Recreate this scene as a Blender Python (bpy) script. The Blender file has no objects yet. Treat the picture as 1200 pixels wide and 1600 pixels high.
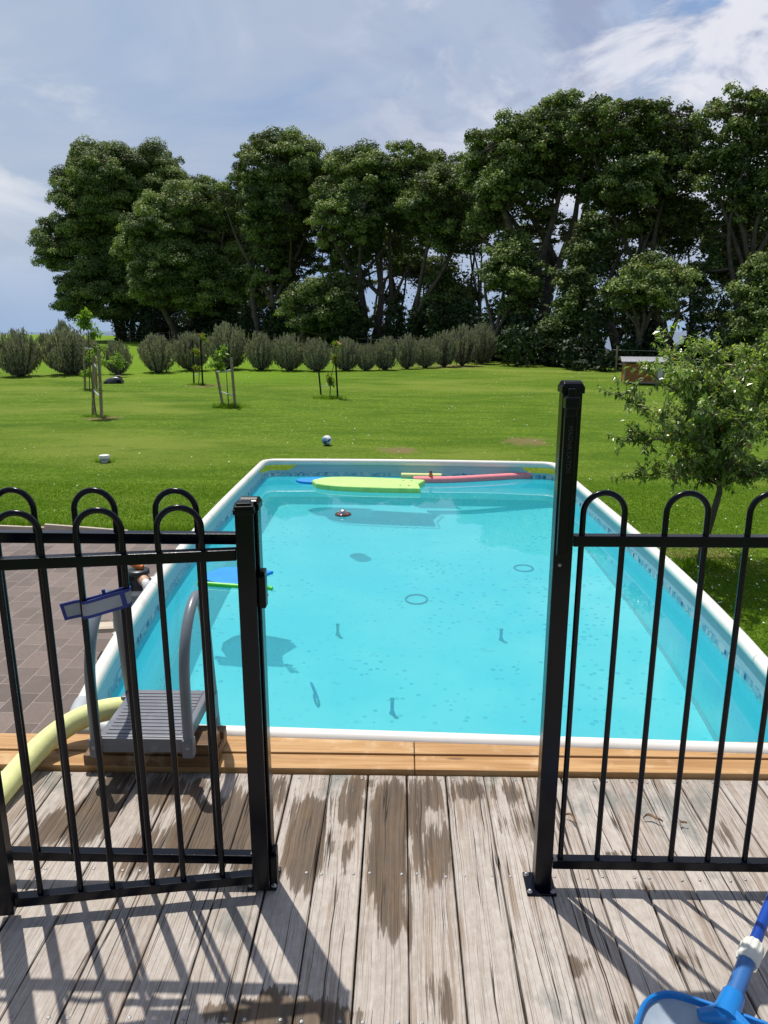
import bpy, bmesh, math, random
import numpy as np
from mathutils import Vector, Matrix
PI = math.pi
R = math.radians
S = bpy.context.scene
COL = S.collection

# ------------------------------------------------------------------ camera
CAM_H, PITCH, YAW, FPX = 1.68, R(14.5), math.atan(27/1202), 1202.0
cam = bpy.data.cameras.new('camera')
cam.sensor_fit = 'VERTICAL'; cam.sensor_height = 32.0; cam.lens = 32.0*FPX/1600
cam.clip_start = 0.05; cam.clip_end = 6000
cam_o = bpy.data.objects.new('camera', cam); COL.objects.link(cam_o)
cam_o.location = (0, 0, CAM_H); cam_o.rotation_euler = (R(90)-PITCH, 0, YAW)
S.camera = cam_o

# ------------------------------------------------------------------ sun and sky
SUN_EL, SUN_AZ = R(67.5), R(-31)            # azimuth measured from +Y towards +X
w = bpy.data.worlds.new('World'); S.world = w; w.use_nodes = True
sun = bpy.data.lights.new('sun', 'SUN'); sun.energy = 4.6; sun.angle = R(0.55); sun.color = (1.0, .955, .88)
sun_o = bpy.data.objects.new('sun', sun); COL.objects.link(sun_o)
sd = Vector((math.sin(SUN_AZ)*math.cos(SUN_EL), math.cos(SUN_AZ)*math.cos(SUN_EL), math.sin(SUN_EL)))
sun_o.rotation_euler = sd.to_track_quat('Z', 'Y').to_euler()
sun_o.location = sd*30
sun.cycles.is_caustics_light = True

def world_nodes():
    nt = w.node_tree; N = nt.nodes; L = nt.links
    bg = N['Background']; bg.inputs[1].default_value = 0.1
    sky = N.new('ShaderNodeTexSky'); sky.sky_type = 'NISHITA'; sky.sun_disc = False
    sky.sun_elevation = SUN_EL; sky.sun_rotation = SUN_AZ; sky.dust_density = 1.5
    tc = N.new('ShaderNodeTexCoord'); sep = N.new('ShaderNodeSeparateXYZ'); L.new(tc.outputs['Generated'], sep.inputs[0])
    def M(op, a, b=None, c=None, clamp=False):
        m = N.new('ShaderNodeMath'); m.operation = op; m.use_clamp = clamp
        for i, v in enumerate((a, b, c)):
            if v is None: continue
            if isinstance(v, (int, float)): m.inputs[i].default_value = v
            else: L.new(v, m.inputs[i])
        return m.outputs[0]
    def RAMP(v, a, b):
        m = N.new('ShaderNodeMapRange'); m.interpolation_type = 'SMOOTHSTEP'
        L.new(v, m.inputs[0]); m.inputs[1].default_value = a; m.inputs[2].default_value = b
        return m.outputs[0]
    def MIX(f, a, b):
        m = N.new('ShaderNodeMix'); m.data_type = 'RGBA'
        if isinstance(f, (int, float)): m.inputs[0].default_value = f
        else: L.new(f, m.inputs[0])
        for i, v in ((6, a), (7, b)):
            if isinstance(v, tuple): m.inputs[i].default_value = (*v, 1)
            else: L.new(v, m.inputs[i])
        return m.outputs[2]
    def NOISE(sx, sy, sz, sc, det, rough=.55, dist=0., off=(0, 0, 0)):
        mp = N.new('ShaderNodeMapping'); mp.inputs['Scale'].default_value = (sx, sy, sz); mp.inputs['Location'].default_value = off
        L.new(tc.outputs['Generated'], mp.inputs[0])
        n = N.new('ShaderNodeTexNoise'); n.inputs['Scale'].default_value = sc; n.inputs['Detail'].default_value = det
        n.inputs['Roughness'].default_value = rough; n.inputs['Distortion'].default_value = dist
        L.new(mp.outputs[0], n.inputs[0]); return n.outputs[0]
    x, y, z = sep.outputs
    big = NOISE(1, 1, 1.7, 1.7, 3, .5, .4, (3.1, 0.4, 1.2))
    mid = NOISE(1, 1, 2.2, 5.5, 7, .6, .5, (.3, 2.2, 5.1))
    # rain-grey cloud sheet over blue, with brighter broken cloud to the right
    soft = NOISE(1, .7, 1.8, 3.4, 5, .55, .7, (1.3, 4.4, 2.2))
    sheet = MIX(RAMP(M('ADD', M('MULTIPLY', big, .4), M('MULTIPLY', soft, .6)), .42, .58), (2.45, 3.85, 6.5), (4.3, 5.1, 6.7))
    left = RAMP(x, .05, -.45)
    sheet = MIX(M('MULTIPLY', left, .7), sheet, (4.9, 5.65, 6.8))
    right = RAMP(x, -.18, .30)
    high = M('MULTIPLY', RAMP(z, .03, .17), right)
    dark = RAMP(NOISE(1, .6, 2.4, 6.5, 6, .55, .4, (7, 1, 2)), .44, .58)
    sheet = MIX(M('MULTIPLY', dark, M('MULTIPLY', high, .75)), sheet, (2.9, 3.4, 5.2))
    puff = RAMP(M('ADD', mid, M('MULTIPLY', RAMP(x, .0, .5), .09)), .47, .62)
    sheet = MIX(M('MULTIPLY', puff, M('MULTIPLY', high, .9)), sheet, (8.4, 8.4, 9.0))
    wisp = RAMP(NOISE(1, .6, 1.2, 4.2, 6, .6, .8, (2, 9, 4)), .54, .74)
    sheet = MIX(M('MULTIPLY', wisp, .5), sheet, (5.8, 6.5, 8.0))
    glow = M('MULTIPLY', RAMP(M('ADD', M('MULTIPLY', x, -1.0), M('MULTIPLY', M('SUBTRACT', mid, .5), .5)), .38, .50), M('SUBTRACT', 1.0, RAMP(M('ABSOLUTE', M('SUBTRACT', z, .17)), .02, .13)))
    sheet = MIX(M('MULTIPLY', glow, .9), sheet, (7.6, 7.9, 8.4))
    # overhead and behind: clearer sky
    clear = M('MAXIMUM', RAMP(M('MULTIPLY', y, -1.0), -.35, .35), RAMP(z, .62, .85))
    c = MIX(M('MULTIPLY', clear, .85), sheet, sky.outputs[0])
    # haze at and under the horizon
    hz = M('SUBTRACT', 1.0, RAMP(z, -.02, .08))
    c = MIX(M('MULTIPLY', hz, .85), c, (3.4, 4.7, 6.8))
    L.new(c, bg.inputs[0])
world_nodes()
S.view_settings.view_transform = 'Standard'; S.view_settings.look = 'None'; S.view_settings.gamma = 1
S.view_settings.exposure = 0.0
S.cycles.use_denoising = True
S.cycles.max_bounces = 8; S.cycles.transparent_max_bounces = 8; S.cycles.transmission_bounces = 6
S.cycles.diffuse_bounces = 3; S.cycles.glossy_bounces = 4
S.cycles.sample_clamp_indirect = 6

# ------------------------------------------------------------------ projection helpers (only to find where things stand)
def ray(px, py):
    a = (px-600)/FPX; b = (800-py)/FPX
    f = math.cos(PITCH)+b*math.sin(PITCH); u = -math.sin(PITCH)+b*math.cos(PITCH)
    c, s = math.cos(YAW), math.sin(YAW)
    return Vector((a*c-f*s, a*s+f*c, u))
def at(px, py, z=0.0):
    r = ray(px, py); t = (z-CAM_H)/r.z
    return Vector((r.x*t, r.y*t, z))
def atd(px, py, Y):
    r = ray(px, py); t = Y/r.y
    return Vector((r.x*t, Y, CAM_H+r.z*t))
def under(px, py, zw, zf):
    r = ray(px, py).normalized(); p = at(px, py, zw)
    h = Vector((r.x, r.y, 0)); k = 1/1.33
    st = h.length*k; ct = math.sqrt(1-st*st)
    return p + Vector((r.x*k, r.y*k, -ct))*((zw-zf)/ct)
GZ = -1.2            # lawn level, the deck top is z = 0

# ------------------------------------------------------------------ object helpers
def tag(o, label=None, cat=None, group=None, kind=None):
    if label: o['label'] = label
    if cat: o['category'] = cat
    if group: o['group'] = group
    if kind: o['kind'] = kind
    return o
def thing(name, label, cat, loc=(0, 0, 0), rz=0.0, group=None):
    o = bpy.data.objects.new(name, None); COL.objects.link(o)
    o.location = loc; o.rotation_euler = (0, 0, rz); o.empty_display_size = .1
    return tag(o, label, cat, group)
class MB:
    def __init__(s): s.v = []; s.f = []; s.sm = []
    def add(s, vs, fs, smooth=False):
        n = len(s.v); s.v += [tuple(v) for v in vs]
        s.f += [tuple(i+n for i in f) for f in fs]; s.sm += [smooth]*len(fs)
    def box(s, c, d, m=None):
        x, y, z = (k/2 for k in d)
        vs = [Vector((sx*x, sy*y, sz*z)) for sz in (-1, 1) for sy in (-1, 1) for sx in (-1, 1)]
        if m is not None: vs = [m @ v for v in vs]
        vs = [v+Vector(c) for v in vs]
        s.add(vs, [(0, 2, 3, 1), (4, 5, 7, 6), (0, 1, 5, 4), (2, 6, 7, 3), (0, 4, 6, 2), (1, 3, 7, 5)])
        return s
    def tube(s, pts, r, n=10, cap=True, sx=1.0, smooth=True, closed=False):
        pts = [Vector(p) for p in pts]; m = len(pts)
        rs = r if isinstance(r, (list, tuple)) else [r]*m
        up = None; rings = []
        for i, p in enumerate(pts):
            if closed: t = pts[(i+1) % m]-pts[i-1]
            else: t = pts[min(i+1, m-1)]-pts[max(i-1, 0)]
            if t.length < 1e-9: t = Vector((0, 0, 1))
            t.normalize()
            if up is None:
                up = Vector((0, 0, 1)) if abs(t.z) < .9 else Vector((1, 0, 0))
            a = t.cross(up)
            if a.length < 1e-6: a = t.orthogonal()
            a.normalize(); b = a.cross(t); up = b
            rings.append([p+(a*math.cos(2*PI*k/n)*sx+b*math.sin(2*PI*k/n))*rs[i] for k in range(n)])
        vs = [v for ring in rings for v in ring]
        fs = []
        for i in range(m if closed else m-1):
            j = (i+1) % m
            for k in range(n):
                fs.append((i*n+k, i*n+(k+1) % n, j*n+(k+1) % n, j*n+k))
        s.add(vs, fs, smooth)
        if cap and not closed:
            s.add(rings[0], [tuple(range(n))[::-1]]); s.add(rings[-1], [tuple(range(n))])
        return s
    def lathe(s, prof, n=24, c=(0, 0, 0), m=None):
        vs = []
        for r, z in prof:
            for k in range(n):
                v = Vector((r*math.cos(2*PI*k/n), r*math.sin(2*PI*k/n), z))
                if m is not None: v = m @ v
                vs.append(v+Vector(c))
        fs = [(i*n+k, i*n+(k+1) % n, (i+1)*n+(k+1) % n, (i+1)*n+k) for i in range(len(prof)-1) for k in range(n)]
        s.add(vs, fs, True)
        return s
    def build(s, name, mat, parent=None, bevel=0, seg=2, loc=None, weld=False):
        me = bpy.data.meshes.new(name); me.from_pydata(s.v, [], s.f)
        me.polygons.foreach_set('use_smooth', s.sm)
        if mat: me.materials.append(mat)
        me.update()
        o = bpy.data.objects.new(name, me); COL.objects.link(o)
        if parent: o.parent = parent
        if loc is not None: o.location = loc
        if bevel:
            b = o.modifiers.new('bevel', 'BEVEL'); b.width = bevel; b.segments = seg; b.limit_method = 'ANGLE'; b.angle_limit = R(40)
            b.harden_normals = False
        return o
def arc(c, r, a0, a1, n, ax=(1, 0, 0), ay=(0, 0, 1)):
    c = Vector(c); ax = Vector(ax); ay = Vector(ay)
    return [c+ax*r*math.cos(a0+(a1-a0)*i/n)+ay*r*math.sin(a0+(a1-a0)*i/n) for i in range(n+1)]
def spline(P, n=8):
    P = [Vector(p) for p in P]; out = []
    Q = [P[0]*2-P[1]]+P+[P[-1]*2-P[-2]]
    for i in range(1, len(Q)-2):
        for k in range(n):
            t = k/n; a, b, c, d = Q[i-1], Q[i], Q[i+1], Q[i+2]
            out.append(.5*((2*b)+(c-a)*t+(2*a-5*b+4*c-d)*t*t+(3*b-a-3*c+d)*t**3))
    out.append(P[-1]); return out
def quads(name, V, mat, parent=None, tint=None, smooth=False):
    """V: (n,k,3) numpy faces with k corners each, as one mesh"""
    n, k = V.shape[0], V.shape[1]
    me = bpy.data.meshes.new(name)
    me.vertices.add(n*k); me.vertices.foreach_set('co', V.astype(np.float32).ravel())
    me.loops.add(n*k); me.loops.foreach_set('vertex_index', np.arange(n*k, dtype=np.int32))
    me.polygons.add(n); me.polygons.foreach_set('loop_start', np.arange(0, n*k, k, dtype=np.int32))
    me.polygons.foreach_set('loop_total', np.full(n, k, dtype=np.int32))
    if tint is not None:
        a = me.attributes.new('tint', 'FLOAT', 'FACE'); a.data.foreach_set('value', tint.astype(np.float32))
    me.materials.append(mat); me.update(calc_edges=True)
    o = bpy.data.objects.new(name, me); COL.objects.link(o)
    if parent: o.parent = parent
    return o
def copy_thing(root, name=None):
    r = root.copy(); COL.objects.link(r)
    for ch in list(root.children):
        c = ch.copy(); COL.objects.link(c); c.parent = r
        for g in ch.children:
            d = g.copy(); COL.objects.link(d); d.parent = c
    return r

# ------------------------------------------------------------------ material helpers
class NT:
    def __init__(s, name):
        s.m = bpy.data.materials.new(name); s.m.use_nodes = True; s.t = s.m.node_tree; s.N = s.t.nodes; s.L = s.t.links
        s.p = s.N['Principled BSDF']; s.out = s.N['Material Output']
    def tc(s, which='Object'):
        if not hasattr(s, '_tc'): s._tc = s.N.new('ShaderNodeTexCoord')
        return s._tc.outputs[which]
    def geo(s, which='Position'):
        if not hasattr(s, '_g'): s._g = s.N.new('ShaderNodeNewGeometry')
        return s._g.outputs[which]
    def attr(s, name):
        a = s.N.new('ShaderNodeAttribute'); a.attribute_name = name; return a.outputs['Fac']
    def attrv(s, name):
        a = s.N.new('ShaderNodeAttribute'); a.attribute_name = name; return a.outputs['Vector']
    def set(s, inp, v):
        i = s.p.inputs[inp]
        if isinstance(v, tuple): i.default_value = (*v, 1) if len(v) == 3 and i.type == 'RGBA' else v
        elif isinstance(v, (int, float)): i.default_value = v
        else: s.L.new(v, i)
        return s
    def math(s, op, a, b=None, c=None, clamp=False):
        m = s.N.new('ShaderNodeMath'); m.operation = op; m.use_clamp = clamp
        for i, v in enumerate((a, b, c)):
            if v is None: continue
            if isinstance(v, (int, float)): m.inputs[i].default_value = v
            else: s.L.new(v, m.inputs[i])
        return m.outputs[0]
    def ramp(s, v, a, b, lo=0., hi=1.):
        m = s.N.new('ShaderNodeMapRange'); m.interpolation_type = 'SMOOTHSTEP'; s.L.new(v, m.inputs[0])
        for i, k in enumerate((a, b, lo, hi)): m.inputs[i+1].default_value = k
        return m.outputs[0]
    def mix(s, f, a, b, mode='MIX'):
        m = s.N.new('ShaderNodeMix'); m.data_type = 'RGBA'; m.blend_type = mode
        if isinstance(f, (int, float)): m.inputs[0].default_value = f
        else: s.L.new(f, m.inputs[0])
        for i, v in ((6, a), (7, b)):
            if isinstance(v, tuple): m.inputs[i].default_value = (*v, 1)
            else: s.L.new(v, m.inputs[i])
        return m.outputs[2]
    def map(s, v, scale=(1, 1, 1), loc=(0, 0, 0), rot=(0, 0, 0)):
        m = s.N.new('ShaderNodeMapping'); s.L.new(v, m.inputs[0])
        m.inputs['Scale'].default_value = scale; m.inputs['Location'].default_value = loc; m.inputs['Rotation'].default_value = rot
        return m.outputs[0]
    def noise(s, v, sc=1., det=4, rough=.55, dist=0., w=None):
        n = s.N.new('ShaderNodeTexNoise')
        if w is not None: n.noise_dimensions = '4D'; s.L.new(w, n.inputs['W'])
        s.L.new(v, n.inputs['Vector']); n.inputs['Scale'].default_value = sc; n.inputs['Detail'].default_value = det
        n.inputs['Roughness'].default_value = rough; n.inputs['Distortion'].default_value = dist
        return n.outputs[0]
    def vor(s, v, sc=1., feat='F1', out='Distance', rnd=1.):
        n = s.N.new('ShaderNodeTexVoronoi'); n.feature = feat; s.L.new(v, n.inputs['Vector']); n.inputs['Scale'].default_value = sc
        n.inputs['Randomness'].default_value = rnd
        return n.outputs[out]
    def bump(s, h, strength=.3, dist=.01, normal=None):
        b = s.N.new('ShaderNodeBump'); s.L.new(h, b.inputs['Height']); b.inputs['Strength'].default_value = strength; b.inputs['Distance'].default_value = dist
        if normal is not None: s.L.new(normal, b.inputs['Normal'])
        s.L.new(b.outputs[0], s.p.inputs['Normal']); return b.outputs[0]
    def sep(s, v):
        m = s.N.new('ShaderNodeSeparateXYZ'); s.L.new(v, m.inputs[0]); return m.outputs
    def comb(s, x, y, z):
        m = s.N.new('ShaderNodeCombineXYZ')
        for i, v in enumerate((x, y, z)):
            if isinstance(v, (int, float)): m.inputs[i].default_value = v
            else: s.L.new(v, m.inputs[i])
        return m.outputs[0]
def simple(name, col, rough=.5, spec=.5, metal=0., var=.12, vs=8., bump=0., bs=40., dirt=None):
    t = NT(name); n = t.noise(t.tc(), vs, 4)
    lo = tuple(max(0, c*(1-var)) for c in col); hi = tuple(min(1, c*(1+var)) for c in col)
    c = t.mix(t.ramp(n, .3, .7), lo, hi)
    if dirt: c = t.mix(t.ramp(t.noise(t.tc(), vs*2.3, 6, .65), .55, .75, 0, dirt[1]), c, dirt[0])
    t.set('Base Color', c).set('Roughness', rough).set('Metallic', metal).set('Specular IOR Level', spec)
    if bump: t.bump(t.noise(t.tc(), bs, 5), bump, .004)
    return t.m
def leafmat(name, dark, light, rough=.45, trans=.25, accent=None, under=None, spec=.3):
    t = NT(name); a = t.attr('tint')
    c = t.mix(t.ramp(a, 0, 1), dark, light)
    if accent: c = t.mix(t.ramp(a, 1.05, 1.1), c, accent)
    if under: c = t.mix(t.geo('Backfacing'), c, under)
    t.set('Base Color', c).set('Roughness', rough).set('Specular IOR Level', spec)
    tr = t.N.new('ShaderNodeBsdfTranslucent'); t.L.new(t.mix(1.0, c, (1.35, 1.5, .55), 'MULTIPLY'), tr.inputs[0])
    ms = t.N.new('ShaderNodeMixShader'); ms.inputs[0].default_value = trans
    t.L.new(t.p.outputs[0], ms.inputs[1]); t.L.new(tr.outputs[0], ms.inputs[2]); t.L.new(ms.outputs[0], t.out.inputs[0])
    return t.m

# --- lawn
def mat_lawn():
    t = NT('lawn'); P = t.geo()
    fine = t.noise(P, 38., 5, .7); mid = t.noise(P, 1.3, 5, .6); big = t.noise(t.map(P, (.25, .5, 1)), .45, 4, .55)
    streak = t.noise(t.map(P, (.45, 1.25, 1), rot=(0, 0, R(9))), 1.0, 6, .68, .6)
    c = t.mix(t.ramp(fine, .3, .72), (.074, .142, .012), (.165, .255, .024))
    c = t.mix(t.ramp(mid, .4, .75, 0, .55), c, (.130, .215, .016))
    c = t.mix(t.ramp(t.noise(P, 6.5, 5, .7), .42, .66, 0, .5), c, (.185, .275, .026))
    c = t.mix(t.ramp(t.noise(t.map(P, (1., .6, 1)), 15., 3, .7), .40, .62, 0, .6), c, (.055, .120, .008))
    c = t.mix(t.ramp(t.noise(t.map(P, (1., .6, 1), loc=(4, 4, 0)), 11., 3, .7), .52, .68, 0, .6), c, (.235, .310, .045))
    c = t.mix(t.ramp(streak, .42, .62, 0, .6), c, (.055, .120, .007))
    c = t.mix(t.ramp(big, .48, .66, 0, .75), c, (.200, .250, .042))
    c = t.mix(t.ramp(t.noise(t.map(P, (.5, 1., 1), loc=(7, 3, 0)), .8, 5, .65), .55, .70, 0, .55), c, (.060, .125, .014))
    # brighter yellow-green area past the row of shrubs on the left
    x, y, z = t.sep(P)
    far = t.ramp(t.math('ADD', y, t.math('MULTIPLY', x, .35)), 27., 34.)
    lft = t.ramp(x, 0., -8.)
    c = t.mix(t.math('MULTIPLY', t.math('MULTIPLY', far, lft), .65), c, (.150, .270, .016))
    # worn patches
    for (px, py, r) in ((-.05, 16.4, .55), (2.9, 17.6, .7), (-8.3, 21.2, .6), (-7.9, 31.2, .9), (3.75, 8.9, .7), (3.0, 44., 2.0), (.6, 44.5, 1.)):
        d = t.N.new('ShaderNodeVectorMath'); d.operation = 'DISTANCE'; t.L.new(P, d.inputs[0]); d.inputs[1].default_value = (px, py, GZ)
        e = t.math('ADD', d.outputs['Value'], t.math('MULTIPLY', t.math('SUBTRACT', t.noise(P, 4., 5, .7), .5), r*2.4))
        c = t.mix(t.ramp(e, r, r*.35, 0, .75), c, (.23, .165, .085))
    # bare leafy soil under the big trees
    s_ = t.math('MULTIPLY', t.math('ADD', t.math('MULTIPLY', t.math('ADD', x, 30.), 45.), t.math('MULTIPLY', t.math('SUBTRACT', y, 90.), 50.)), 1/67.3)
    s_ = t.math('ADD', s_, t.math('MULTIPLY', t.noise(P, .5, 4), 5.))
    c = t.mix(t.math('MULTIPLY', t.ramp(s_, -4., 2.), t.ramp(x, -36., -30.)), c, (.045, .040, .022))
    t.set('Base Color', c).set('Roughness', .9).set('Specular IOR Level', .06)
    t.bump(t.math('ADD', fine, t.noise(P, 120., 3)), .9, .02)
    return t.m
M_LAWN = mat_lawn()
M_BLADE = leafmat('grass blade', (.105, .205, .014), (.215, .340, .035), .8, .4, accent=(.42, .38, .17), spec=.05)

# --- weathered deck
def mat_deck():
    t = NT('weathered decking'); bc = t.attrv('bc'); wet = t.attr('wet'); rnd = t.attr('rnd')
    x, y, z = t.sep(bc)
    warp = t.math('MULTIPLY', t.math('SUBTRACT', t.noise(t.map(bc, (6., 1.6, 1)), 1., 3, .5, w=rnd), .5), .055)
    xw = t.math('ADD', x, warp)
    v = t.comb(xw, y, 0.)
    fib = t.noise(t.map(v, (260., 6.5, 1)), 1., 4, .65, w=rnd)
    fib2 = t.noise(t.map(v, (75., 2.2, 1)), 1., 5, .6, w=rnd)
    blot = t.noise(t.map(v, (14., 5., 1)), 1., 5, .65, w=rnd)
    # drying checks: long thin dark cracks
    def checks(sx, sy, loc, w0, w1, gx, gy, g0, g1):
        k = t.math('ABSOLUTE', t.math('SUBTRACT', t.noise(t.map(v, (sx, sy, 1), loc=loc), 1., 1.5, .4, w=rnd), .5))
        g = t.ramp(t.noise(t.map(v, (gx, gy, 1), loc=(loc[1], loc[0], 2)), 1., 3, .5, w=rnd), g0, g1)
        return t.math('MULTIPLY', t.ramp(k, w0, w1), g)
    crack = t.math('MAXIMUM', checks(52., .32, (5, 3, 0), .011, .003, 11., .9, .42, .52), checks(70., .5, (15, 9, 0), .010, .003, 20., 1.6, .49, .58))
    crack2 = t.math('MAXIMUM', checks(105., .7, (2, 8, 0), .018, .005, 24., 2.0, .44, .56), checks(150., 1.2, (7, 4, 0), .020, .006, 30., 2.6, .50, .60))
    base = t.mix(t.ramp(rnd, 0, 10), (.400, .350, .305), (.490, .442, .396))
    c = t.mix(t.ramp(fib, .30, .75, 0, .42), base, (.330, .280, .238))
    c = t.mix(t.ramp(fib2, .42, .72, 0, .38), c, (.560, .515, .468))
    mot = t.noise(t.map(t.geo(), (55., 26., 1)), 1., 5, .7)
    c = t.mix(t.ramp(mot, .45, .68, 0, .45), c, (.300, .255, .215))
    c = t.mix(t.ramp(mot, .50, .30, 0, .4), c, (.560, .520, .480))
    c = t.mix(t.ramp(blot, .55, .76, 0, .45), c, (.290, .245, .205))
    # brown weathered streaks that follow the grain, gathered in patches
    px_, py_, pz_ = t.sep(t.geo())
    near = t.ramp(py_, 1.75, 2.5)
    br = t.noise(t.map(v, (95., 1.6, 1), loc=(1, 5, 0)), 1., 5, .65, w=rnd)
    reg = t.ramp(t.math('ADD', t.noise(t.map(v, (9., 2.2, 1), loc=(6, 2, 0)), 1., 3, .5, w=rnd), t.math('MULTIPLY', near, .10)), .50, .64)
    c = t.mix(t.math('MULTIPLY', t.ramp(br, .47, .56), t.math('MULTIPLY', reg, .62)), c, (.215, .142, .088))
    # grey-green mildew, most of it at the pool end
    mil = t.math('ADD', t.noise(t.map(t.geo(), (3.4, 2.0, 1)), 1., 5, .65), t.math('MULTIPLY', t.ramp(py_, 2.15, 2.5), .09))
    mil = t.math('ADD', mil, t.math('MULTIPLY', t.math('SUBTRACT', fib2, .5), .25))
    c = t.mix(t.ramp(mil, .58, .70, 0, .62), c, (.130, .155, .145))
    c = t.mix(t.math('MULTIPLY', crack2, .6), c, (.110, .070, .044))
    c = t.mix(crack, c, (.030, .022, .018))
    # wet parts: the field is smooth, its edge is feathered along the grain
    edge = t.math('ADD', t.math('MULTIPLY', t.math('SUBTRACT', t.noise(t.map(v, (70., 3.5, 1), loc=(3, 3, 0)), 1., 5, .65, w=rnd), .5), 1.9),
                  t.math('MULTIPLY', t.math('SUBTRACT', blot, .5), .5))
    wf = t.math('ADD', t.math('MULTIPLY', t.ramp(t.math('ADD', t.math('MULTIPLY', wet, 1.25), edge), .42, .56), .82), t.ramp(t.math('ADD', wet, t.math('MULTIPLY', edge, .4)), .15, .75, 0, .18))
    wcol = t.mix(t.ramp(fib2, .3, .7), (.060, .042, .027), (.125, .087, .054))
    wcol = t.mix(t.ramp(blot, .45, .7, 0, .6), wcol, (.185, .108, .052))
    wcol = t.mix(t.ramp(fib, .35, .7, 0, .4), wcol, (.06, .045, .035))
    wcol = t.mix(t.math('MAXIMUM', crack, t.math('MULTIPLY', crack2, .6)), wcol, (.02, .016, .013))
    c = t.mix(t.math('MULTIPLY', wf, .9), c, wcol)
    t.set('Base Color', c).set('Roughness', t.ramp(wf, 0, 1, .72, .42))  .set('Specular IOR Level', t.ramp(wf, 0, 1, .25, .12))
    h = t.math('ADD', t.math('MULTIPLY', fib, .5), t.math('MULTIPLY', fib2, .6))
    h = t.math('SUBTRACT', h, t.math('MULTIPLY', crack, 2.2)); h = t.math('SUBTRACT', h, crack2)
    t.bump(h, .32, .004)
    return t.m
def mat_pine(name, base=(.50, .30, .135), hi=(.68, .46, .235), along='x', dk=(.30, .15, .055)):
    t = NT(name); P = t.tc()
    sc = (2.2, 38., 38.) if along == 'x' else ((38., 2.2, 38.) if along == 'y' else (38., 38., 2.2))
    g = t.noise(t.map(P, sc), 1., 5, .6, .4); s2 = t.noise(t.map(P, tuple(k*.35 for k in sc)), 1., 3, .5, .8)
    c = t.mix(t.ramp(g, .3, .7), base, hi)
    c = t.mix(t.ramp(s2, .48, .75, 0, .6), c, dk)
    c = t.mix(t.ramp(t.noise(P, 9., 5, .6), .52, .75, 0, .45), c, (.70, .56, .38))
    kn = t.vor(t.map(P, (2.2, 9., 9.) if along == 'x' else (9., 2.2, 9.)), 1.)
    c = t.mix(t.ramp(kn, .11, .05, 0, .8), c, (.15, .065, .025))
    t.set('Base Color', c).set('Roughness', .55).set('Specular IOR Level', .35); t.bump(g, .35, .003)
    return t.m
M_DECK = mat_deck()
M_PINE = mat_pine('treated pine', (.36, .185, .062), (.53, .32, .14))
M_STAKE = mat_pine('weathered stake', (.22, .165, .10), (.34, .27, .18), 'z', (.13, .09, .05))
M_PLANK = mat_pine('pale plank', (.42, .34, .25), (.60, .52, .42), 'x', (.25, .18, .12))
M_DARKWOOD = mat_pine('darkened brown pine', (.10, .052, .022), (.18, .10, .042), 'x', (.05, .025, .012))  # brown deepened to put the riser's shaded front into the colour

# --- pavers
def mat_paver():
    t = NT('concrete pavers'); P = t.geo()
    b = t.N.new('ShaderNodeTexBrick'); t.L.new(t.map(P, (1, 1, 1), rot=(0, 0, R(90))), b.inputs['Vector'])
    b.offset = .5; b.inputs['Scale'].default_value = 1; b.inputs['Brick Width'].default_value = .30; b.inputs['Row Height'].default_value = .20
    b.inputs['Mortar Size'].default_value = .0045; b.inputs['Mortar Smooth'].default_value = .25; b.inputs['Bias'].default_value = 0
    b.inputs['Color1'].default_value = (.205, .158, .136, 1); b.inputs['Color2'].default_value = (.110, .084, .074, 1); b.inputs['Mortar'].default_value = (.30, .26, .22, 1)
    c = t.mix(t.ramp(t.noise(P, 2.3, 5, .6), .40, .75, 0, .4), b.outputs['Color'], (.23, .185, .165))
    c = t.mix(t.ramp(t.noise(P, 45., 5, .7), .35, .7, 0, .4), c, (.10, .078, .07))
    c = t.mix(t.ramp(t.noise(P, 5.1, 7, .7), .62, .75, 0, .55), c, (.42, .39, .36))
    t.set('Base Color', c).set('Roughness', .85)
    t.bump(t.math('SUBTRACT', t.noise(P, 70., 4), t.math('MULTIPLY', b.outputs['Fac'], 2.)), .5, .005)
    return t.m
M_PAVER = mat_paver()

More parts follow.
